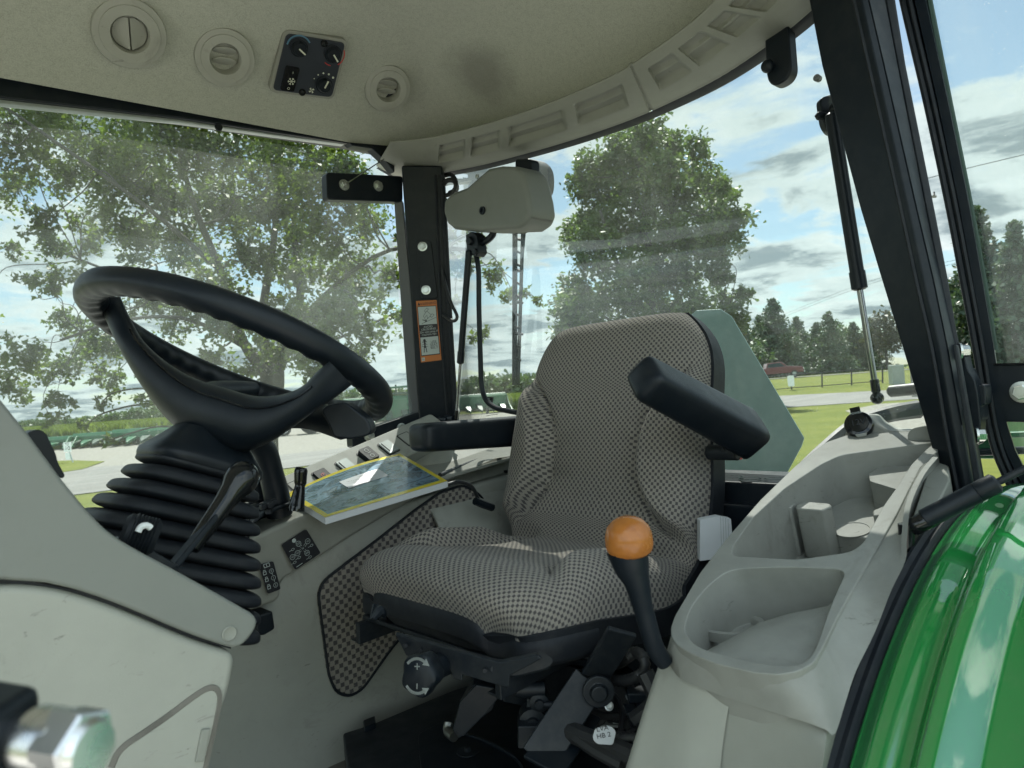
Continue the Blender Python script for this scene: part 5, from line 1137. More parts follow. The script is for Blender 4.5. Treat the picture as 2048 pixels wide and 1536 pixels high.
for side in (0,):
    rows = []
    for i in range(0, NSs, 2):
        n, w, th, t = seat_pt(i, 0, wide=.006, shell=True); p = PC[i]; c = T(p.x, SV, p.z)+(n*0+Vector((-.010, 0, 0)))*(1-sst(0, .03, i/(NSs-1)*PLn))
        L_ = i/(NSs-1)*PLn; Le = PLn-L_
        r_ = []
        for k in range(25):
            x = -1+2*k/24; r_.append(c+YR*(w*x+(SVB-SV)*sst(.40, .50, L_))-n*(th-.022))
        for k in range(25):
            x = 1-2*k/24; xx = math.copysign(min(1, abs(x))**1.0, x); r_.append(c+YR*(w*x*.985+(SVB-SV)*sst(.40, .50, L_))-n*(th+.030-.006*abs(x)**6))
        rows.append(r_)
    e0 = [p-PC[0].normalized()*0-XR*.012 for p in rows[0]]
    b = SM.grid(rows, 0, True); m_ = len(rows); SM.f += [list(range(b, b+50)), list(range(b+(m_-1)*50, b+m_*50))]; SM.m += [0, 0]
SEAT = build('seat', SM, 'black_rubber', TR, bevel=.008, seg=3, label='driver seat in grey patterned fabric with black vinyl edging')
pad(1, cut, 'cushion', 'wide seat cushion with raised sides'); pad(cut, NSs-1, 'backrest', 'tall rounded seat backrest with side bolsters')
edging()
def restpad(name, rings_, label, bevel=0):
    mb = MB(); b = mb.grid(rings_, 0, True); k = len(rings_[0]); m_ = len(rings_); mb.f += [list(range(b, b+k)), list(range(b+(m_-1)*k, b+m_*k))]; mb.m += [0, 0]
    return build(name, mb, 'black_satin', SEAT, smooth=70, label=label)
def armrings(a, b, X, Y, w0, h0, w1, h1, n=14, pw=5.0, rnd0=.02, rnd1=.006):
    o = []; Ln = (b-a).length; t = (b-a).normalized()
    for i in range(n+1):
        for_ = [0, .004, .009, .016, .026][i] if i < 5 else None
        s = for_ if for_ is not None else .026+(Ln-.030)*(i-4)/(n-5) if i < n else Ln
        if i == n-1: s = Ln-.004
        k = s/Ln; sc = 1 if s > rnd0 else (1-(1-s/rnd0)**2)**.5*.45+.55; sc *= 1 if Ln-s > 1e-6 else .93
        o.append(superel(a+t*s, X, Y, (w0+(w1-w0)*k)*sc, (h0+(h1-h0)*k)*sc, pw, 32))
    return o
# far (right) armrest, lowered
a, b = T(.885, 1.255, -.083), T(1.20, 1.26, -.095)
restpad('armrest', armrings(a, b, YR, z0, .038, .030, .04, .036), 'black armrest on the far side, lowered')
# near (left) armrest, half raised
a, b = V(1281, 752, .690), V(1498, 868, .655); t = (b-a).normalized(); Xn = (E0-(a+b)/2).normalized(); up2 = (t.cross(Xn)).normalized(); 
if up2.z < 0: up2 = -up2
Xn = up2.cross(t).normalized(); c30 = math.cos(rad(24)); s30 = math.sin(rad(24)); X2 = Xn*c30+up2*s30; Y2 = -Xn*s30+up2*c30
restpad('armrest', armrings(a, b, X2, Y2, .033, .029, .043, .034, rnd0=.014), 'black armrest on the near side, half raised')
mb = MB(); mb.bar(V(1440, 890, .70), V(1500, 880, .66), .02, .03); mb.lathe(V(1446, 905, .70), YR, [(-.03, .014), (.03, .014)], 14); build('armrest_pivot', mb, 'dark_metal', SEAT, bevel=.003)
# ---- seat suspension
SS = build('seat_suspension', MB().prism([T(.68, .76, -.385), T(1.12, .76, -.375), T(1.12, 1.17, -.375), T(.68, 1.17, -.385)], -z0*.008), 'dark_metal', TR, bevel=.002, label='black metal suspension frame under the seat')
def sus(name, mb, mat='dark_metal', bevel=.002, **k): return build(name, mb, mat, SS, bevel=bevel, **k)
for v in (.775, 1.15):
    mb = MB(); mb.prism([T(.66, v, -.392), T(1.2, v, -.372), T(1.2, v, -.408), T(.66, v, -.43)], YR*.012); mb.prism([T(.66, v, -.428), T(1.2, v, -.406), T(1.2, v+.03, -.406), T(.66, v+.03, -.428)], z0*.004); sus('slide_rail', mb)
# front cross channel with the holes, seen from the front
cf = [(792, 1272), (1010, 1335), (1090, 1300), (1085, 1325), (1040, 1345), (1022, 1378), (985, 1362), (925, 1345), (925, 1362), (905, 1358), (905, 1342), (812, 1318), (800, 1300)]
def VS(x, y, d): return D(x, y, d)
mb = MB(); mb.prism([VS(x, y, 1.02-(x-800)*.00035) for x, y in [(790, 1268), (1000, 1325), (1075, 1310), (1085, 1318), (1020, 1352), (1018, 1376), (985, 1368), (925, 1350), (925, 1362), (905, 1358), (902, 1344), (812, 1312)]], FW*.012); sus('front_channel', mb)
mb = MB(); mb.prism(rnd([VS(x, y, .955) for x, y in ((975, 1335), (1075, 1300), (1110, 1318), (1098, 1335), (1030, 1352), (990, 1352))], .01), UP*-.004+FW*.003); mb.prism(rnd([VS(x, y, .953) for x, y in ((1020, 1325), (1042, 1320), (1044, 1330), (1022, 1334))], .004), FW*.003, 1); sus('slotted_tab', mb, ['dark_metal', 'black_rubber'])
mb = MB()
for x, y in ((840, 1300), (858, 1308), (812, 1290), (970, 1340), (880, 1315)): mb.lathe(VS(x, y, 1.015-(x-800)*.00035), -FW, [(0, .0035), (.003, .003)], 10)
mb.prism([VS(x, y, 1.012) for x, y in ((828, 1290), (843, 1293), (843, 1305), (828, 1303))], FW*-.001); sus('channel_holes', mb, 'black_rubber', 0)
# weight adjuster knob with the two arrows
kc = D(838, 1350, .93); kn_ = (E0-kc).normalized(); kn_ = (kn_*.5-XR*.62-YR*.1).normalized(); kX = z0.cross(kn_).normalized(); kY = kn_.cross(kX)
rows = []
for h_, s in ((-.03, .62), (-.028, .86), (-.020, .97), (-.004, 1.0), (.003, .93), (.005, .82)):
    r_ = []
    for k in range(60):
        q_ = 2*math.pi*k/60; rr_ = .0265*s*(1+.085*math.cos(q_*5+.6)); r_.append(kc+kn_*h_+kX*math.cos(q_)*rr_*.92+kY*math.sin(q_)*rr_)
    rows.append(r_)
mb = MB(); b = mb.grid(rows, 0, True); mb.f += [list(range(b, b+60)), list(range(b+300, b+360))]; mb.m += [0, 0]
for s in (1, -1):
    A_ = [kc+kn_*.0056+kX*math.cos(q_)*.0185+kY*math.sin(q_)*.021 for q_ in (np.linspace(2.35, .95, 9) if s > 0 else np.linspace(-2.45, -1.0, 9))]
    mb.stroke(A_, .0035, kn_, 1); e = A_[-1]; d_ = (A_[-1]-A_[-2]).normalized(); w = d_.cross(kn_); mb.add([e-d_*.001-w*.0048, e-d_*.001+w*.0048, e+d_*.008], [[0, 1, 2]], 1)
c = kc+kn_*.0056+kY*.0115; mb.stroke([c-kX*.0035, c+kX*.0035], .0014, kn_, 1); mb.stroke([c-kY*.0035, c+kY*.0035], .0014, kn_, 1); c = kc+kn_*.0056-kY*.0125; mb.stroke([c-kY*.003, c+kY*.003], .0014, kn_, 1)
akn = sus('adjuster_knob', mb, ['black_satin', 'white_mark'], 0, smooth=40, label='black lobed knob with white plus and minus arrows')
mb = MB(); mb.lathe(kc-kn_*.03, (D(905, 1322, 1.03)-kc), [(0, .017), (.05, .016), (.10, .015)], 18); sus('knob_shaft', mb, 'black_satin', 0)
mb = MB(); mb.tube([D(768, 1232, 1.10), D(760, 1222, 1.09), D(745, 1238, 1.08), D(752, 1212, 1.10)], [.004, .009, .003, .006], 8); sus('tilt_lever', mb, 'black_satin', 0)
# scissor arms, links and floor bracket
mb = MB(); mb.bar(D(1245, 1262, .98), D(1190, 1352, 1.02), .008, .042, upv=RT); mb.bar(D(1180, 1360, 1.02), D(1075, 1520, .98), .008, .05, upv=RT); mb.lathe(D(1196, 1380, 1.0), -FW, [(0, .022), (.008, .022), (.008, .012), (.016, .011)], 18); sus('scissor_arm', mb)
mb = MB(); mb.prism([D(x, y, 1.08) for x, y in ((945, 1368), (1000, 1380), (985, 1420), (960, 1440), (918, 1478), (905, 1462), (922, 1410))], FW*.03); mb.bar(D(1010, 1350, 1.1), D(1250, 1400, 1.2), .03, .07); sus('front_bracket', mb)
mb = MB(); mb.bar(D(1230, 1360, 1.25), D(1290, 1405, 1.2), .04, .05); mb.prism([D(x, y, 1.15) for x, y in ((1205, 1350), (1285, 1375), (1292, 1405), (1260, 1412), (1200, 1400))], FW*.03); sus('rear_bracket', mb)
for x, y, w in ((1078, 1400, .014), (1065, 1440, .02)):
    mb = MB(); mb.lathe(D(x, y, 1.06), -FW, [(-.02, w), (.01, w), (.012, w*.5), (.018, w*.45)], 16); sus('pivot', mb, 'dark_metal', 0, smooth=40)
mb = MB(); mb.bar(D(1070, 1395, 1.07), D(1068, 1448, 1.06), .02, .02); mb.box(D(1066, 1462, 1.05), RT*.022, FW*.02, UP*.016); mb.lathe(D(1104, 1410, 1.05), RT, [(-.02, .006), (.01, .006)], 8); sus('link', mb)
mb = MB(); c = D(1048, 1378, 1.06); mb.lathe(c, RT, [(-.012, .012), (.03, .012)], 16); sus('bushing', mb, 'black_satin', 0)
mb = MB(); a_, b_ = D(1162, 1311, 1.12), D(1192, 1317, 1.12); t = (b_-a_).normalized(); X = t.orthogonal().normalized(); Y = t.cross(X); Lh = (b_-a_).length
mb.tube([a_+t*(Lh*i/70)+(X*math.cos(i*.9)+Y*math.sin(i*.9))*.0055 for i in range(71)], .0011, 5, smooth=False); sus('spring', mb, 'rod_metal', 0)
# ---- cab floor, base plate and wiring
FZ = -.70
mb = MB(); mb.prism([T(-.9, .42, FZ-.02), T(1.32, .42, FZ-.02), T(1.32, 1.40, FZ-.02), T(-.9, 1.40, FZ-.02)], -z0*.05); build('cab_floor', mb, 'brown_floor', TR, bevel=.003)
fl = [(688, 1462), (740, 1448), (900, 1385), (1120, 1330), (1500, 1330), (1500, 1700), (712, 1700)]
mb = MB(); mb.prism([Z(x, y, -.64) for x, y in ((686, 1466), (745, 1447), (905, 1380), (1200, 1290), (1420, 1300), (1500, 1700), (716, 1700))], -z0*.045)
fp_ = build('seat_base', mb, 'dark_metal', TR, bevel=.004, label='black base box under the seat')
mb = MB(); mb.prism([Z(x, y, -.63) for x, y in ((726, 1440), (750, 1430), (752, 1446), (729, 1455))], -z0*.04); build('base_tab', mb, 'black_satin', fp_, bevel=.003)
mb = MB(); mb.prism(rnd([Z(x, y, -.622) for x, y in ((836, 1468), (910, 1428), (1120, 1395), (1180, 1450), (1075, 1545), (1080, 1640), (850, 1600), (838, 1500))], .01), -z0*.016); mb.tube([Z(x, y, -.620) for x, y in ((900, 1462), (960, 1478), (1030, 1515), (1060, 1560))], .004, 6); build('mount_plate', mb, 'black_paint', fp_, bevel=.004)
c = Z(936, 1504, -.621); mb = MB(); mb.lathe(c, z0, [(0, .0195), (.002, .0195), (.0022, .018)], 28); hexbolt(mb, c+z0*.0015, z0, .0065, washer=1.1); build('washer_bolt', mb, 'dark_metal', fp_, smooth=30, label='hex bolt on a wide washer')
c = Z(905, 1462, -.60); mb = MB(); mb.tube([Z(898, 1446, -.60), Z(896, 1462, -.61), Z(908, 1474, -.61)], .009, 10); build('grommet', mb, 'zinc', fp_)
mb = MB(); mb.prism([D(x, y, 1.06) for x, y in ((905, 1462), (920, 1404), (952, 1370), (1010, 1380), (975, 1425), (925, 1475))], FW*.01+RT*.0); build('stop_bracket', mb, 'black_paint', fp_, bevel=.002)
mb = MB(); mb.bar(D(1165, 1420, 1.05), D(1085, 1535, .96), .006, .06, upv=RT); build('side_bracket', mb, 'black_paint', fp_, bevel=.002)
c = Z(1232, 1438, -.62); mb = MB(); mb.lathe(c, z0, [(0, .02), (.003, .02)], 24); hexbolt(mb, c+z0*.003+YR*.012, z0, .008); build('washer_bolt', mb, 'zinc', fp_, smooth=30, label='bright bolt and washer by the wiring')
mb = MB(); mb.prism([Z(x, y, -.626) for x, y in ((1170, 1425), (1210, 1402), (1290, 1410), (1275, 1452), (1200, 1450))], -z0*.004); build('bright_plate', mb, 'console_grey', fp_)
coil([D(x, y, d) for x, y, d in ((1215, 1330, 1.1), (1240, 1325, 1.05), (1270, 1305, 1.02), (1288, 1318, 1.0), (1285, 1345, 1.0), (1250, 1362, 1.02), (1215, 1358, 1.05))], .0085, 'hose_black', 'wiring_conduit', label='corrugated black hose under the seat')
coil([D(x, y, d) for x, y, d in ((1330, 1470, .92), (1290, 1475, .93), (1235, 1476, .95), (1215, 1474, .96))], .007, 'hose_black', 'wiring_conduit')
mb = MB(); mb.tube([D(1140, 1462, 1.0), D(1180, 1480, .97), D(1235, 1500, .94), D(1300, 1530, .9)], .014, 10); mb.tube([D(1155, 1475, .98), D(1190, 1500, .95), D(1245, 1530, .92)], .009, 8); mb.tube([D(1290, 1345, .98), D(1310, 1400, .97), D(1270, 1440, .98)], .012, 8); wh = build('wiring_harness', mb, 'hose_black', TR)
tg = [D(x, y, .925) for x, y in ((1190, 1458), (1220, 1452), (1232, 1462), (1226, 1490), (1194, 1488), (1185, 1478))]
mb = MB(); mb.prism(rnd(tg, .004), FW*.002); n = -FW; X = (tg[1]-tg[0]).normalized(); Y = n.cross(X)
mb.text('LVA\nHB 2', D(1206, 1464, .9245), X, Y, .009, 1)
build('wire_tag', mb, ['paper', 'sticker_black'], wh, recalc=False, label='white paper tag on the wiring')
for i in range(7):
    x = 1240+rng.uniform(-10, 70); y = 1415+rng.uniform(-30, 60); mb = MB(); mb.box(D(x, y, 1.03+rng.uniform(-.04, .05)), RT*rng.uniform(.008, .016), FW*.015, (UP*.8+RT*rng.uniform(-.5, .5))*rng.uniform(.006, .014)); build('connector', mb, 'black_satin', wh, bevel=.003)
for pts_, r_, nm in (([D(1150, 1395, 1.12), D(1200, 1430, 1.08), D(1260, 1425, 1.05), D(1300, 1390, 1.02)], .006, 'hose'), ([D(1130, 1500, 1.02), D(1190, 1465, 1.03), D(1250, 1470, 1.0), D(1290, 1440, .98)], .005, 'hose'), ([D(1225, 1385, 1.1), D(1245, 1420, 1.06), D(1240, 1470, 1.02)], .0045, 'hose')):
    mb = MB(); mb.tube(pts_, r_, 8); build(nm, mb, 'hose_black', wh)
for x, y, d_, r_ in ((1180, 1402, 1.1, .007), (1262, 1392, 1.08, .006), (1218, 1412, 1.06, .005), (1150, 1440, 1.06, .006)):
    mb = MB(); hexbolt(mb, D(x, y, d_), (-FW+UP*.5), r_); build('bolt', mb, 'zinc', SS)
mb = MB(); mb.prism(rnd([D(x, y, 1.10) for x, y in ((1155, 1440), (1200, 1408), (1228, 1420), (1208, 1452), (1170, 1462))], .006), FW*.02); mb.prism(rnd([D(x, y, 1.06) for x, y in ((1235, 1436), (1290, 1420), (1300, 1460), (1250, 1462))], .006), FW*.02); build('valve_block', mb, 'dark_metal', SS, bevel=.003)
# ---- hand lever with the orange top
hl = MB(); P_ = [(1254, 1098, .76, .0225), (1264, 1135, .76, .0185), (1274, 1165, .76, .0135), (1286, 1215, .765, .0105), (1300, 1265, .77, .010), (1312, 1300, .775, .010), (1330, 1325, .78, .009)]
hl.tube([D(x, y, d) for x, y, d, r in P_], [r for *_, r in P_], 16); h_ = build('range_lever', hl, 'black_satin', TR, smooth=60, label='black lever with a worn orange knob beside the console')
ax4 = (D(1257, 1040, .755)-D(1262, 1100, .76)).normalized(); c = D(1259, 1096, .76)
mb = MB(); mb.lathe(c-ax4*.004, ax4, [(0, .0215), (.003, .024), (.009, .0252), (.018, .0248), (.027, .022), (.033, .0165), (.0365, .010), (.038, 0)], 36, 0); build('knob', mb, 'orange_knob', h_, smooth=180, label='worn orange knob')
# ---- left console with bins and socket
n_p = Vector((-.26, 0, 1)).normalized(); p_p = T(.6, .35, -.29)
def CP(x, y, o=0): return PL(x, y, p_p+n_p*o, n_p)
out = [(1342, 1274), (1341, 1255), (1350, 1230), (1400, 1145), (1450, 1080), (1520, 1000), (1590, 932), (1650, 885), (1700, 868), (1760, 862), (1815, 862), (1893, 856), (1895, 872), (1870, 908), (1841, 935), (1816, 984), (1794, 1028), (1767, 1074), (1742, 1115), (1715, 1162), (1677, 1230), (1648, 1289), (1628, 1325), (1597, 1342), (1559, 1349), (1508, 1345), (1432, 1327), (1387, 1309), (1356, 1292)]
lo_c = [CP(x, y) for x, y in out]
body = MB(); body.prism(rnd(lo_c, .006, 3), -n_p*.125)
tmp = build('console_body', body, 'console_grey')
def cutter(pts, depth, r, off=0, top=.03):
    P = rnd([CP(x, y) for x, y in pts], r, 6); m_ = MB(); m_.prism([p+n_p*top for p in P], -n_p*(top+depth)); return build('c', m_, 'console_grey')
cuts = [cutter([(1366, 1262), (1382, 1213), (1417, 1169), (1461, 1137), (1570, 1133), (1694, 1137), (1660, 1213), (1626, 1311), (1594, 1334), (1515, 1326), (1395, 1296)], .075, .020),
        cutter([(1464, 1112), (1466, 1092), (1505, 1036), (1569, 977), (1643, 928), (1682, 910), (1766, 898), (1872, 884), (1854, 897), (1822, 929), (1800, 965), (1767, 1011), (1743, 1055), (1726, 1086), (1701, 1104), (1594, 1119)], .112, .012)]
for c_ in cuts:
    md = tmp.modifiers.new('x', 'BOOLEAN'); md.operation = 'DIFFERENCE'; md.solver = 'EXACT'; md.object = c_
bpy.context.view_layer.update(); dg = bpy.context.evaluated_depsgraph_get(); ev = tmp.evaluated_get(dg); me = bpy.data.meshes.new_from_object(ev)
for v in me.vertices: v.co -= O_
for o in [tmp]+cuts: bpy.data.objects.remove(o)
me.materials.clear(); CO = finish('left_console', me, ['console_grey'], TR, bevel=.006, seg=3); lab(CO, 'grey moulded side console with two open bins')
def cpart(name, mb, mat='console_grey', **k): return build(name, mb, mat, CO, **k)
# sloping insert and cup ring in the front bin
mb = MB(); rows = []
A0_ = [(1404, 1306), (1420, 1298), (1450, 1282), (1519, 1245), (1580, 1227), (1630, 1217), (1655, 1212), (1672, 1200)]; A1_ = [(1398, 1312), (1415, 1316), (1440, 1326), (1505, 1341), (1560, 1346), (1612, 1338), (1645, 1296), (1680, 1215)]
for i, (a, b) in enumerate(zip(A0_, A1_)):
    rows.append([CP(*a, -.078), CP(*a, -.026), CP((a[0]*5+b[0])/6, (a[1]*5+b[1])/6, -.018), CP((a[0]*2+b[0])/3, (a[1]*2+b[1])/3, -.013), CP((a[0]+2*b[0])/3, (a[1]+2*b[1])/3, -.010), CP(*b, -.009)])
R3 = []
for i in range(len(rows)-1):
    for k in range(5): R3.append([p.lerp(q, k/5) for p, q in zip(rows[i], rows[i+1])])
R3.append(rows[-1]); mb.grid(R3); cpart('bin_ramp', mb, smooth=50, recalc=False)
mb = MB(); c = CP(1462, 1262, -.070); rows = []
for r_, h_ in ((.032, .0), (.034, .010), (.038, .013), (.043, .012), (.045, 0)): rows.append([c+XR*math.cos(a)*r_+YR*math.sin(a)*r_+n_p*h_ for a in np.linspace(0, 2*math.pi, 40)[:-1]])
mb.grid(rows, 0, True); cpart('cup_ring', mb, smooth=60)
# fittings inside the rear bin
def cblock(pts, h0, h1, name, r=.005, bevel=.003, **k):
    P = rnd([CP(x, y, h1) for x, y in pts], r, 4); m_ = MB(); m_.prism(P, n_p*(h0-h1)); return cpart(name, m_, bevel=bevel, **k)
cblock([(1652, 1066), (1737, 1076), (1775, 1040), (1850, 930), (1870, 885), (1690, 895), (1640, 940), (1585, 1000), (1590, 1050)], -.112, -.076, 'bin_floor', .004)
cblock([(1737, 948), (1770, 925), (1788, 927), (1793, 932), (1850, 930), (1815, 985), (1740, 962)], -.112, -.030, 'bin_divider', .004)
cblock([(1745, 1020), (1772, 1009), (1800, 1012), (1790, 1030), (1746, 1030)], -.112, -.050, 'bin_block', .004)
cblock([(1591, 1009), (1611, 1002), (1660, 1006), (1664, 1012), (1645, 1020), (1592, 1016)], -.112, -.030, 'bin_block', .004)
cblock([(1545, 1010), (1556, 998), (1581, 996), (1596, 1000), (1585, 1009), (1583, 1014), (1550, 1016)], -.112, -.030, 'bin_post', .004)
mb = MB(); c = CP(1705, 1060, -.0757); mb.lathe(c, n_p, [(0, .026), (.0015, .026), (.0015, .0235), (.0005, .023)], 32); cpart('cup_ring', mb, smooth=30)
# raised rear hood with the 12 V socket
hd = [(1690, 905), (1698, 878), (1700, 850), (1712, 835), (1735, 832), (1760, 850), (1790, 858), (1812, 865), (1818, 905), (1760, 912)]
mb = MB(); mb.prism(rnd([U(x, y, 1.285) for x, y in ((1668, 905), (1685, 880), (1698, 846), (1712, 832), (1738, 832), (1752, 848), (1780, 862), (1826, 862), (1840, 905), (1700, 925))], .006), XR*.05); cpart('socket_hood', mb, bevel=.006, seg=3)
mb = MB(); mb.prism(rnd([U(x, y, 1.25) for x, y in ((1815, 866), (1826, 856), (1888, 846), (1902, 870), (1930, 946), (1918, 972), (1900, 952), (1880, 900), (1816, 912))], .006), XR*.035); cpart('end_shield', mb, bevel=.006, seg=3)
c = U(1718, 850, 1.278); sa_ = (E0-c).normalized()*.6+z0*.35-XR*.2; sa_.normalize(); sX = z0.cross(sa_).normalized()*-1; sX = (RT-sa_*RT.dot(sa_)).normalized(); sY = sa_.cross(sX)
mb = MB(); mb.lathe(c-sa_*.01, sa_, [(0, .022), (.012, .0235), (.016, .0225), (.018, .0215), (.0195, .0165), (.021, .0155), (.0215, 0)], 32); mb.box(c+sY*.023+sa_*.003, sX*.008, sY*.008, sa_*.004)
mb.text('12V', c+sa_*.0117, sX, sY, .015, 1); mb.prism([c+sX*x+sY*y+sa_*.008 for x, y in ((-.009, -.0205), (.009, -.0205), (.007, -.026), (-.007, -.026))], sa_*.003, 2)
build('socket_cap', mb, ['black_gloss', 'dark_metal', 'console_grey'], CO, smooth=35, label='round black 12V socket cap')
mb = MB(); mb.text('POWER', c+sa_*.0097+sY*.0185, sX, sY, .0055, 0); build('socket_lettering', mb, 'galvanised', CO)
# console skirt below: front pedestal
tl = [(1342, 1272), (1346, 1284), (1356, 1292), (1387, 1309), (1432, 1327), (1508, 1345), (1559, 1349), (1597, 1342), (1628, 1325), (1648, 1289), (1677, 1230), (1715, 1162), (1742, 1115), (1767, 1074), (1794, 1028), (1816, 984), (1841, 935), (1870, 908)]
bl = [(1334, 1300), (1336, 1322), (1356, 1353), (1387, 1370), (1442, 1391), (1534, 1421), (1610, 1444), (1650, 1459), (1670, 1467), (1690, 1408), (1712, 1342), (1750, 1264), (1783, 1180), (1811, 1121), (1814, 1080), (1822, 1010), (1849, 949), (1876, 915)]
dE = (V(1670, 1467, .30)-E0).dot(FW); bdp = [.797, .790, .770, .750, .727, .692, .668, .660, dE]
BL = [D(x, y, bdp[i]) if i < 9 else V(x, y, .30+.03*sst(13, 16, i)) for i, (x, y) in enumerate(bl)]; TL = [CP(x, y, -.0035) for x, y in tl]
nw = []
for i in range(len(tl)):
    a, b = TL[i], BL[i]; out_ = (E0-a).normalized(); nw.append([a, a.lerp(b, .12)+out_*.0015, a.lerp(b, .5)+out_*.002, b, b+FW*.012-out_*0])
R5 = []
for i in range(len(nw)-1):
    for k in range(4): t = k/4; R5.append([.5*((2*b)+(c-a)*t+(2*a-5*b+4*c-d)*t*t+(3*b-a-3*c+d)*t**3) for a, b, c, d in zip(nw[max(i-1, 0)], nw[i], nw[i+1], nw[min(i+2, len(nw)-1)])])
R5.append(nw[-1]); mb = MB(); mb.grid(R5); cpart('console_skirt', mb, smooth=70, recalc=False)
topc = [p+FW*.010+UP*.006 for p in BL[1:9]]
botc = [D(1225, 1640, .79), D(1290, 1660, .76), D(1350, 1680, .73), D(1410, 1690, .71), D(1470, 1700, .69), D(1530, 1700, .67), D(1580, 1700, .65), D(1620, 1700, .635)]
midc = [D(1287, 1440, .80), D(1325, 1470, .775), D(1370, 1490, .75), D(1420, 1500, .73), D(1500, 1510, .70), D(1570, 1515, .675), D(1620, 1520, .655), D(1651, 1532, .64)]
def pcol(t): return [cr([cr(topc, t), cr(midc, t), cr(botc, t)], j/16) for j in range(17)]
r0_ = pcol(0); mb = MB(); mb.grid([[p+FW*.30+RT*.075-UP*.12 for p in r0_], [p+FW*.01 for p in r0_]]+[pcol(t) for t in np.linspace(0, .475, 14)]+[[p+FW*.02 for p in pcol(.485)]])
build('console_pedestal', mb, 'tan_plastic', TR, smooth=50, recalc=False, label='curved tan pedestal panel below the console')
r1_ = pcol(1); mb = MB(); mb.grid([[p+FW*.006 for p in pcol(t)] for t in np.linspace(.45, 1, 14)]+[[p+FW*.55+RT*.42+UP*.20 for p in r1_]])
build('pedestal_side', mb, 'tan_trim', TR, smooth=50, recalc=False, label='darker tan pedestal panel at the lower right')
mb = MB(); mb.prism([CP(x, y, -.02) for x, y in ((1852, 950), (1895, 885), (1900, 960), (1850, 1060), (1816, 1060))], -n_p*.10+YR*-.0); cpart('side_pocket', mb, 'tan_trim', bevel=.003)
# ---- seal strip and green fender
FC_U, FC_Z, FR_ = 1.148, -.932, .763
def fen(a, v, dr=0): return T(FC_U-math.cos(a)*(FR_+dr), v, FC_Z+math.sin(a)*(FR_+dr))
mb = MB(); mb.grid([[fen(a, v, dr) for v, dr in ((.318, -.020), (.315, -.010), (.311, -.009), (.307, -.014), (.302, -.013), (.298, -.017), (.298, -.04), (.318, -.04))] for a in np.linspace(.15, 1.75, 70)], 0, True); build('fender_seal', mb, 'black_rubber', TR, smooth=50, label='black rubber strip between console and fender')
def fprof(v):
    s = .2965-v
    h = .0+.012*sst(0, .02, s)-.004*sst(.02, .05, s)
    h += .024*sst(.05, .066, s)-.009*sst(.072, .11, s)+.013*sst(.145, .158, s)-.016*sst(.165, .235, s)+.012*sst(.25, .262, s)-.004*sst(.268, .31, s)
    h -= .05*sst(.30, .44, s)**2+.16*sst(.42, .52, s)**2
    return h
vs = [.2965-x for x in np.concatenate([np.linspace(0, .30, 150), np.linspace(.31, .53, 22)])]
mb = MB(); mb.grid([[fen(a, v, fprof(v)-.02) for v in vs] for a in np.linspace(.1, 2.3, 90)]); fd = build('fender', mb, 'green_paint', TR, smooth=180, solid=.004, recalc=False, label='glossy green left rear fender')
# rear tyre below and drawbar end pieces, cab lower skirt
mb = MB(); mb.lathe(T(1.2, -.16, -1.085), YR, [(0, .40), (.02, .60), (.06, .68), (.20, .70), (.36, .68), (.40, .60), (.42, .40)], 64)
rw = build('rear_wheel', mb, 'tire', TR, smooth=50)
for k in range(26):
    a = 2*math.pi*k/26; c = T(1.2, .05, -1.085)+(XR*math.cos(a)+z0*math.sin(a))*.71; t = (-XR*math.sin(a)+z0*math.cos(a))
    if k == 0: lugs = MB()
    lugs.bar(c-YR*.17+t*.06, c+YR*.02, .05, .05, upv=(XR*math.cos(a)+z0*math.sin(a))); lugs.bar(c+YR*.02+t*.12, c+YR*.19+t*.18, .05, .05, upv=(XR*math.cos(a)+z0*math.sin(a)))
build('tread', lugs, 'tire', rw); mb = MB(); mb.lathe(T(1.2, -.12, -1.085), YR, [(0, .08), (0, .41), (.3, .41), (.3, .08)], 40); build('rim', mb, 'yellow_print', rw, smooth=40)
mb = MB(); mb.prism([U(x, y, 1.75) for x, y in ((1938, 846), (2000, 842), (2000, 918), (1944, 918))], XR*.3); mb.bar(U(1936, 872, 1.74), U(2060, 868, 1.74), .012, .02, upv=XR); mb.bar(U(1936, 905, 1.74), U(2060, 900, 1.74), .014, .03, 1, upv=XR)
build('rear_implement_frame', mb, ['machine_green', 'black_satin'], TR, bevel=.004)
mb = MB(); mb.prism([T(-.9, .40, -.72), T(.42, .40, -.72), T(.42, .46, -.75), T(-.9, .46, -.75)], -z0*.25); build('cab_step', mb, 'dark_metal', TR, bevel=.01)
# ledge under the rear window, black trim
mb = MB(); mb.prism(rnd([T(1.24, .40, -.20), T(1.40, .40, -.20), T(1.40, 1.62, -.20), T(1.24, 1.62, -.20)], .01), -z0*.06); mb.prism([T(1.22, .40, -.24), T(1.22, 1.62, -.24), T(1.22, 1.62, -.8), T(1.22, .40, -.8)], XR*.04)
rl = build('rear_ledge', mb, 'black_satin', TR, bevel=.006, label='black ledge below the rear window')
mb = MB(); mb.tube([D(1838, 818, 1.42), D(1780, 828, 1.42), D(1710, 850, 1.42), D(1650, 895, 1.40), D(1600, 940, 1.38), D(1560, 985, 1.36)], [.018, .016, .014, .012, .01, .01], 8); build('window_seal', mb, 'black_rubber', TR)
mb = MB()
for k in range(5):
    c = T(1.262+.012*(k % 2), .62+.045*k, -.1965); mb.stroke([c+XR*math.cos(a)*.017+YR*math.sin(a)*.02 for a in np.linspace(0, 6.283, 13)], .0035, z0)
build('tread_pattern', mb, 'black_gloss', rl, recalc=False)
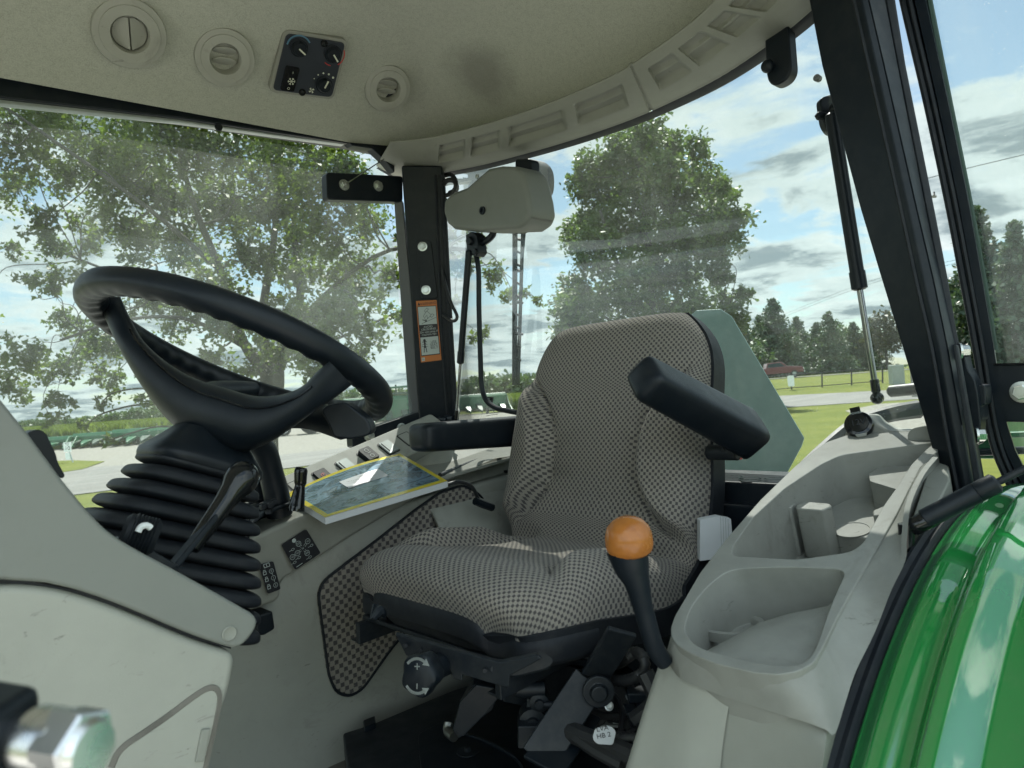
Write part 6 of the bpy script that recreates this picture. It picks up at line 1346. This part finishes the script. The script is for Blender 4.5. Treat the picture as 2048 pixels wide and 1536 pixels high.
# ---- cable lying on the shelf, seat belt buckle stub
mb = MB(); mb.tube([V(1000, 922, 1.42), V(975, 918, 1.40), V(945, 924, 1.38), V(905, 940, 1.33), V(880, 950, 1.30)], .005, 8); mb.tube([V(880, 975, 1.27), V(905, 966, 1.26), V(925, 965, 1.26), V(945, 975, 1.26), V(957, 1000, 1.27)], .0042, 8); build('cable', mb, 'hose_black', TR)
mb = MB(); mb.tube([V(950, 1002, 1.26), V(965, 1008, 1.26), V(985, 1015, 1.26)], .009, 8); build('belt_stub', mb, 'black_satin', TR)
# ---- slow-moving-vehicle emblem seen from behind, outside the glass
sm = [(1392, 621), (1440, 618), (1462, 632), (1608, 876), (1603, 892), (1562, 968), (1548, 972), (1300, 972), (1300, 700)]
mb = MB(); mb.prism([U(x, y, 1.70) for x, y in sm], XR*.004)
m, o = newmat('emblem_back'); co = objco(); c = MIX(NOISE(co, 40, 6, .7), (.19, .29, .285), (.30, .41, .395)); x = nt.nodes.new('ShaderNodeMixShader'); x.inputs[0].default_value = .3; t_ = nt.nodes.new('ShaderNodeBsdfTranslucent'); L(c, t_.inputs[0]); L(pbsdf(c, .45, .1, .4), x.inputs[1]); L(t_.outputs[0], x.inputs[2]); L(x.outputs[0], o.inputs[0])
sme = build('warning_triangle', mb, 'emblem_back', TR, bevel=.0015, label='grey-green back of the slow vehicle warning triangle outside')
c = U(1482, 916, 1.698); mb = MB(); mb.lathe(c, -XR, [(0, .0045), (.002, .0045)], 12); build('rivet', mb, 'red_mark', sme)
# ================================================================== loose things lying in the cab
bx = [V(650, 1035, 1.195), V(895, 962, 1.225)]
b0_, b1_ = bx; ex = b1_-b0_
far0, far1 = V(572, 988, 1.44), V(800, 907, 1.475)
bt = ex.cross(far0-b0_).normalized(); bt = bt if bt.z > 0 else -bt
book = thing('operator_manual', (b0_+far1)/2-bt*.018, 'thick paper manual with a blue-grey cover and yellow border lying on the right console', 'manual')
def bp(a, b, h=0):
    base_ = (b0_*(1-a)+b1_*a)*(1-b)+(far0*(1-a)+far1*a)*b
    curl = .016*math.sin(math.pi*min(1, a*1.0))*sst(.15, .9, b)*0+.010*math.sin(math.pi*a)*(b)
    return base_+bt*(curl+h)
NB = 24
mb = MB(); mb.grid([[bp(i/NB, j/12, -.0005) for j in range(13)] for i in range(NB+1)]); mb.grid([[bp(i/NB, 0, -.0005), bp(i/NB, 0, -.007), bp(i/NB, 0, -.013)] for i in range(NB+1)]); mb.grid([[bp(0, j/12, -.0005), bp(0, j/12, -.013)] for j in range(13)]); mb.grid([[bp(1, j/12, -.0005), bp(1, j/12, -.013)] for j in range(13)]); mb.grid([[bp(i/NB, 1, -.0005), bp(i/NB, 1, -.013)] for i in range(NB+1)]); mb.grid([[bp(i/NB, j/12, -.013) for j in range(13)] for i in range(NB+1)])
build('pages', mb, 'paper', book, smooth=30)
m, o = newmat('manual_cover'); uvn = nt.nodes.new('ShaderNodeTexCoord').outputs['UV']; s_ = nt.nodes.new('ShaderNodeSeparateXYZ'); L(uvn, s_.inputs[0])
ux, uy = s_.outputs[0], s_.outputs[1]
bd = M('MAXIMUM', M('GREATER_THAN', M('ABSOLUTE', M('SUBTRACT', ux, .5)), .462), M('GREATER_THAN', M('ABSOLUTE', M('SUBTRACT', uy, .5)), .44))
ln2 = M('MAXIMUM', M('GREATER_THAN', M('ABSOLUTE', M('SUBTRACT', ux, .5)), .457), M('GREATER_THAN', M('ABSOLUTE', M('SUBTRACT', uy, .5)), .432))
pic = NOISE(MAPV(uvn, (2.2, 3.2, 1), (0, 0, 0), (0, 0, .5)), 1.6, 5, .6, 1.2)
c = RAMP(pic, [(.3, (.015, .035, .05)), (.44, (.06, .12, .17)), (.52, (.20, .31, .40)), (.62, (.08, .12, .15)), (.75, (.30, .38, .43))])
c = MIX(ln2, c, (.05, .30, .28)); c = MIX(bd, c, (.75, .60, .04))
L(pbsdf(c, .22, 0, .5, bump(NOISE(uvn, 260, 3), .0004, .3), coat=.5), o.inputs[0])
mb = MB(); mb.grid([[bp(i/NB, j/12, .0003) for j in range(13)] for i in range(NB+1)]); cv = build('cover', mb, 'manual_cover', book, smooth=180, recalc=False)
me = cv.data; uvl = me.uv_layers.new(name='UVMap')
for l_ in me.loops: k = l_.vertex_index; uvl.data[l_.index].uv = ((k//13)/NB, (k % 13)/12)
mb = MB(); mb.grid([[bp(.34+.34*i/8, .48+.24*j/4, .0010) for j in range(5)] for i in range(9)]); 
eX = ex.normalized(); eY = bt.cross(eX)
for k, (w_, tx) in enumerate(((.5, 'MANUAL'), (.42, 'PARTS AND SERVICE'), (.3, 'OPERATOR'))): mb.text(tx, bp(.54-.03*k, .66-.055*k, .0016), -eX, -eY, .0095, 1)
build('cover_label', mb, ['paper', 'sticker_black'], book, recalc=False, smooth=180)
mb = MB(); mb.text('SER', bp(.86, .80, .0008), -eX, -eY, .028, 0); build('cover_lettering', mb, 'galvanised', book, recalc=False)
# booklet standing behind the seat
mb = MB(); P = [D(x, y, 1.27) for x, y in ((1400, 1040), (1436, 1033), (1462, 1038), (1466, 1084), (1455, 1116), (1400, 1122))]
mb.prism(P, FW*.02)
for k in range(4): mb.tube([D(1441+5*k, 1032+2*k, 1.239), D(1443+5*k, 1098-2*k, 1.239)], .0006, 4, 1)
tag(build('paper_booklet', mb, ['paper', 'galvanised'], org=P[0], bevel=.001), 'white paper booklet standing between the seat and the left console', 'booklet')
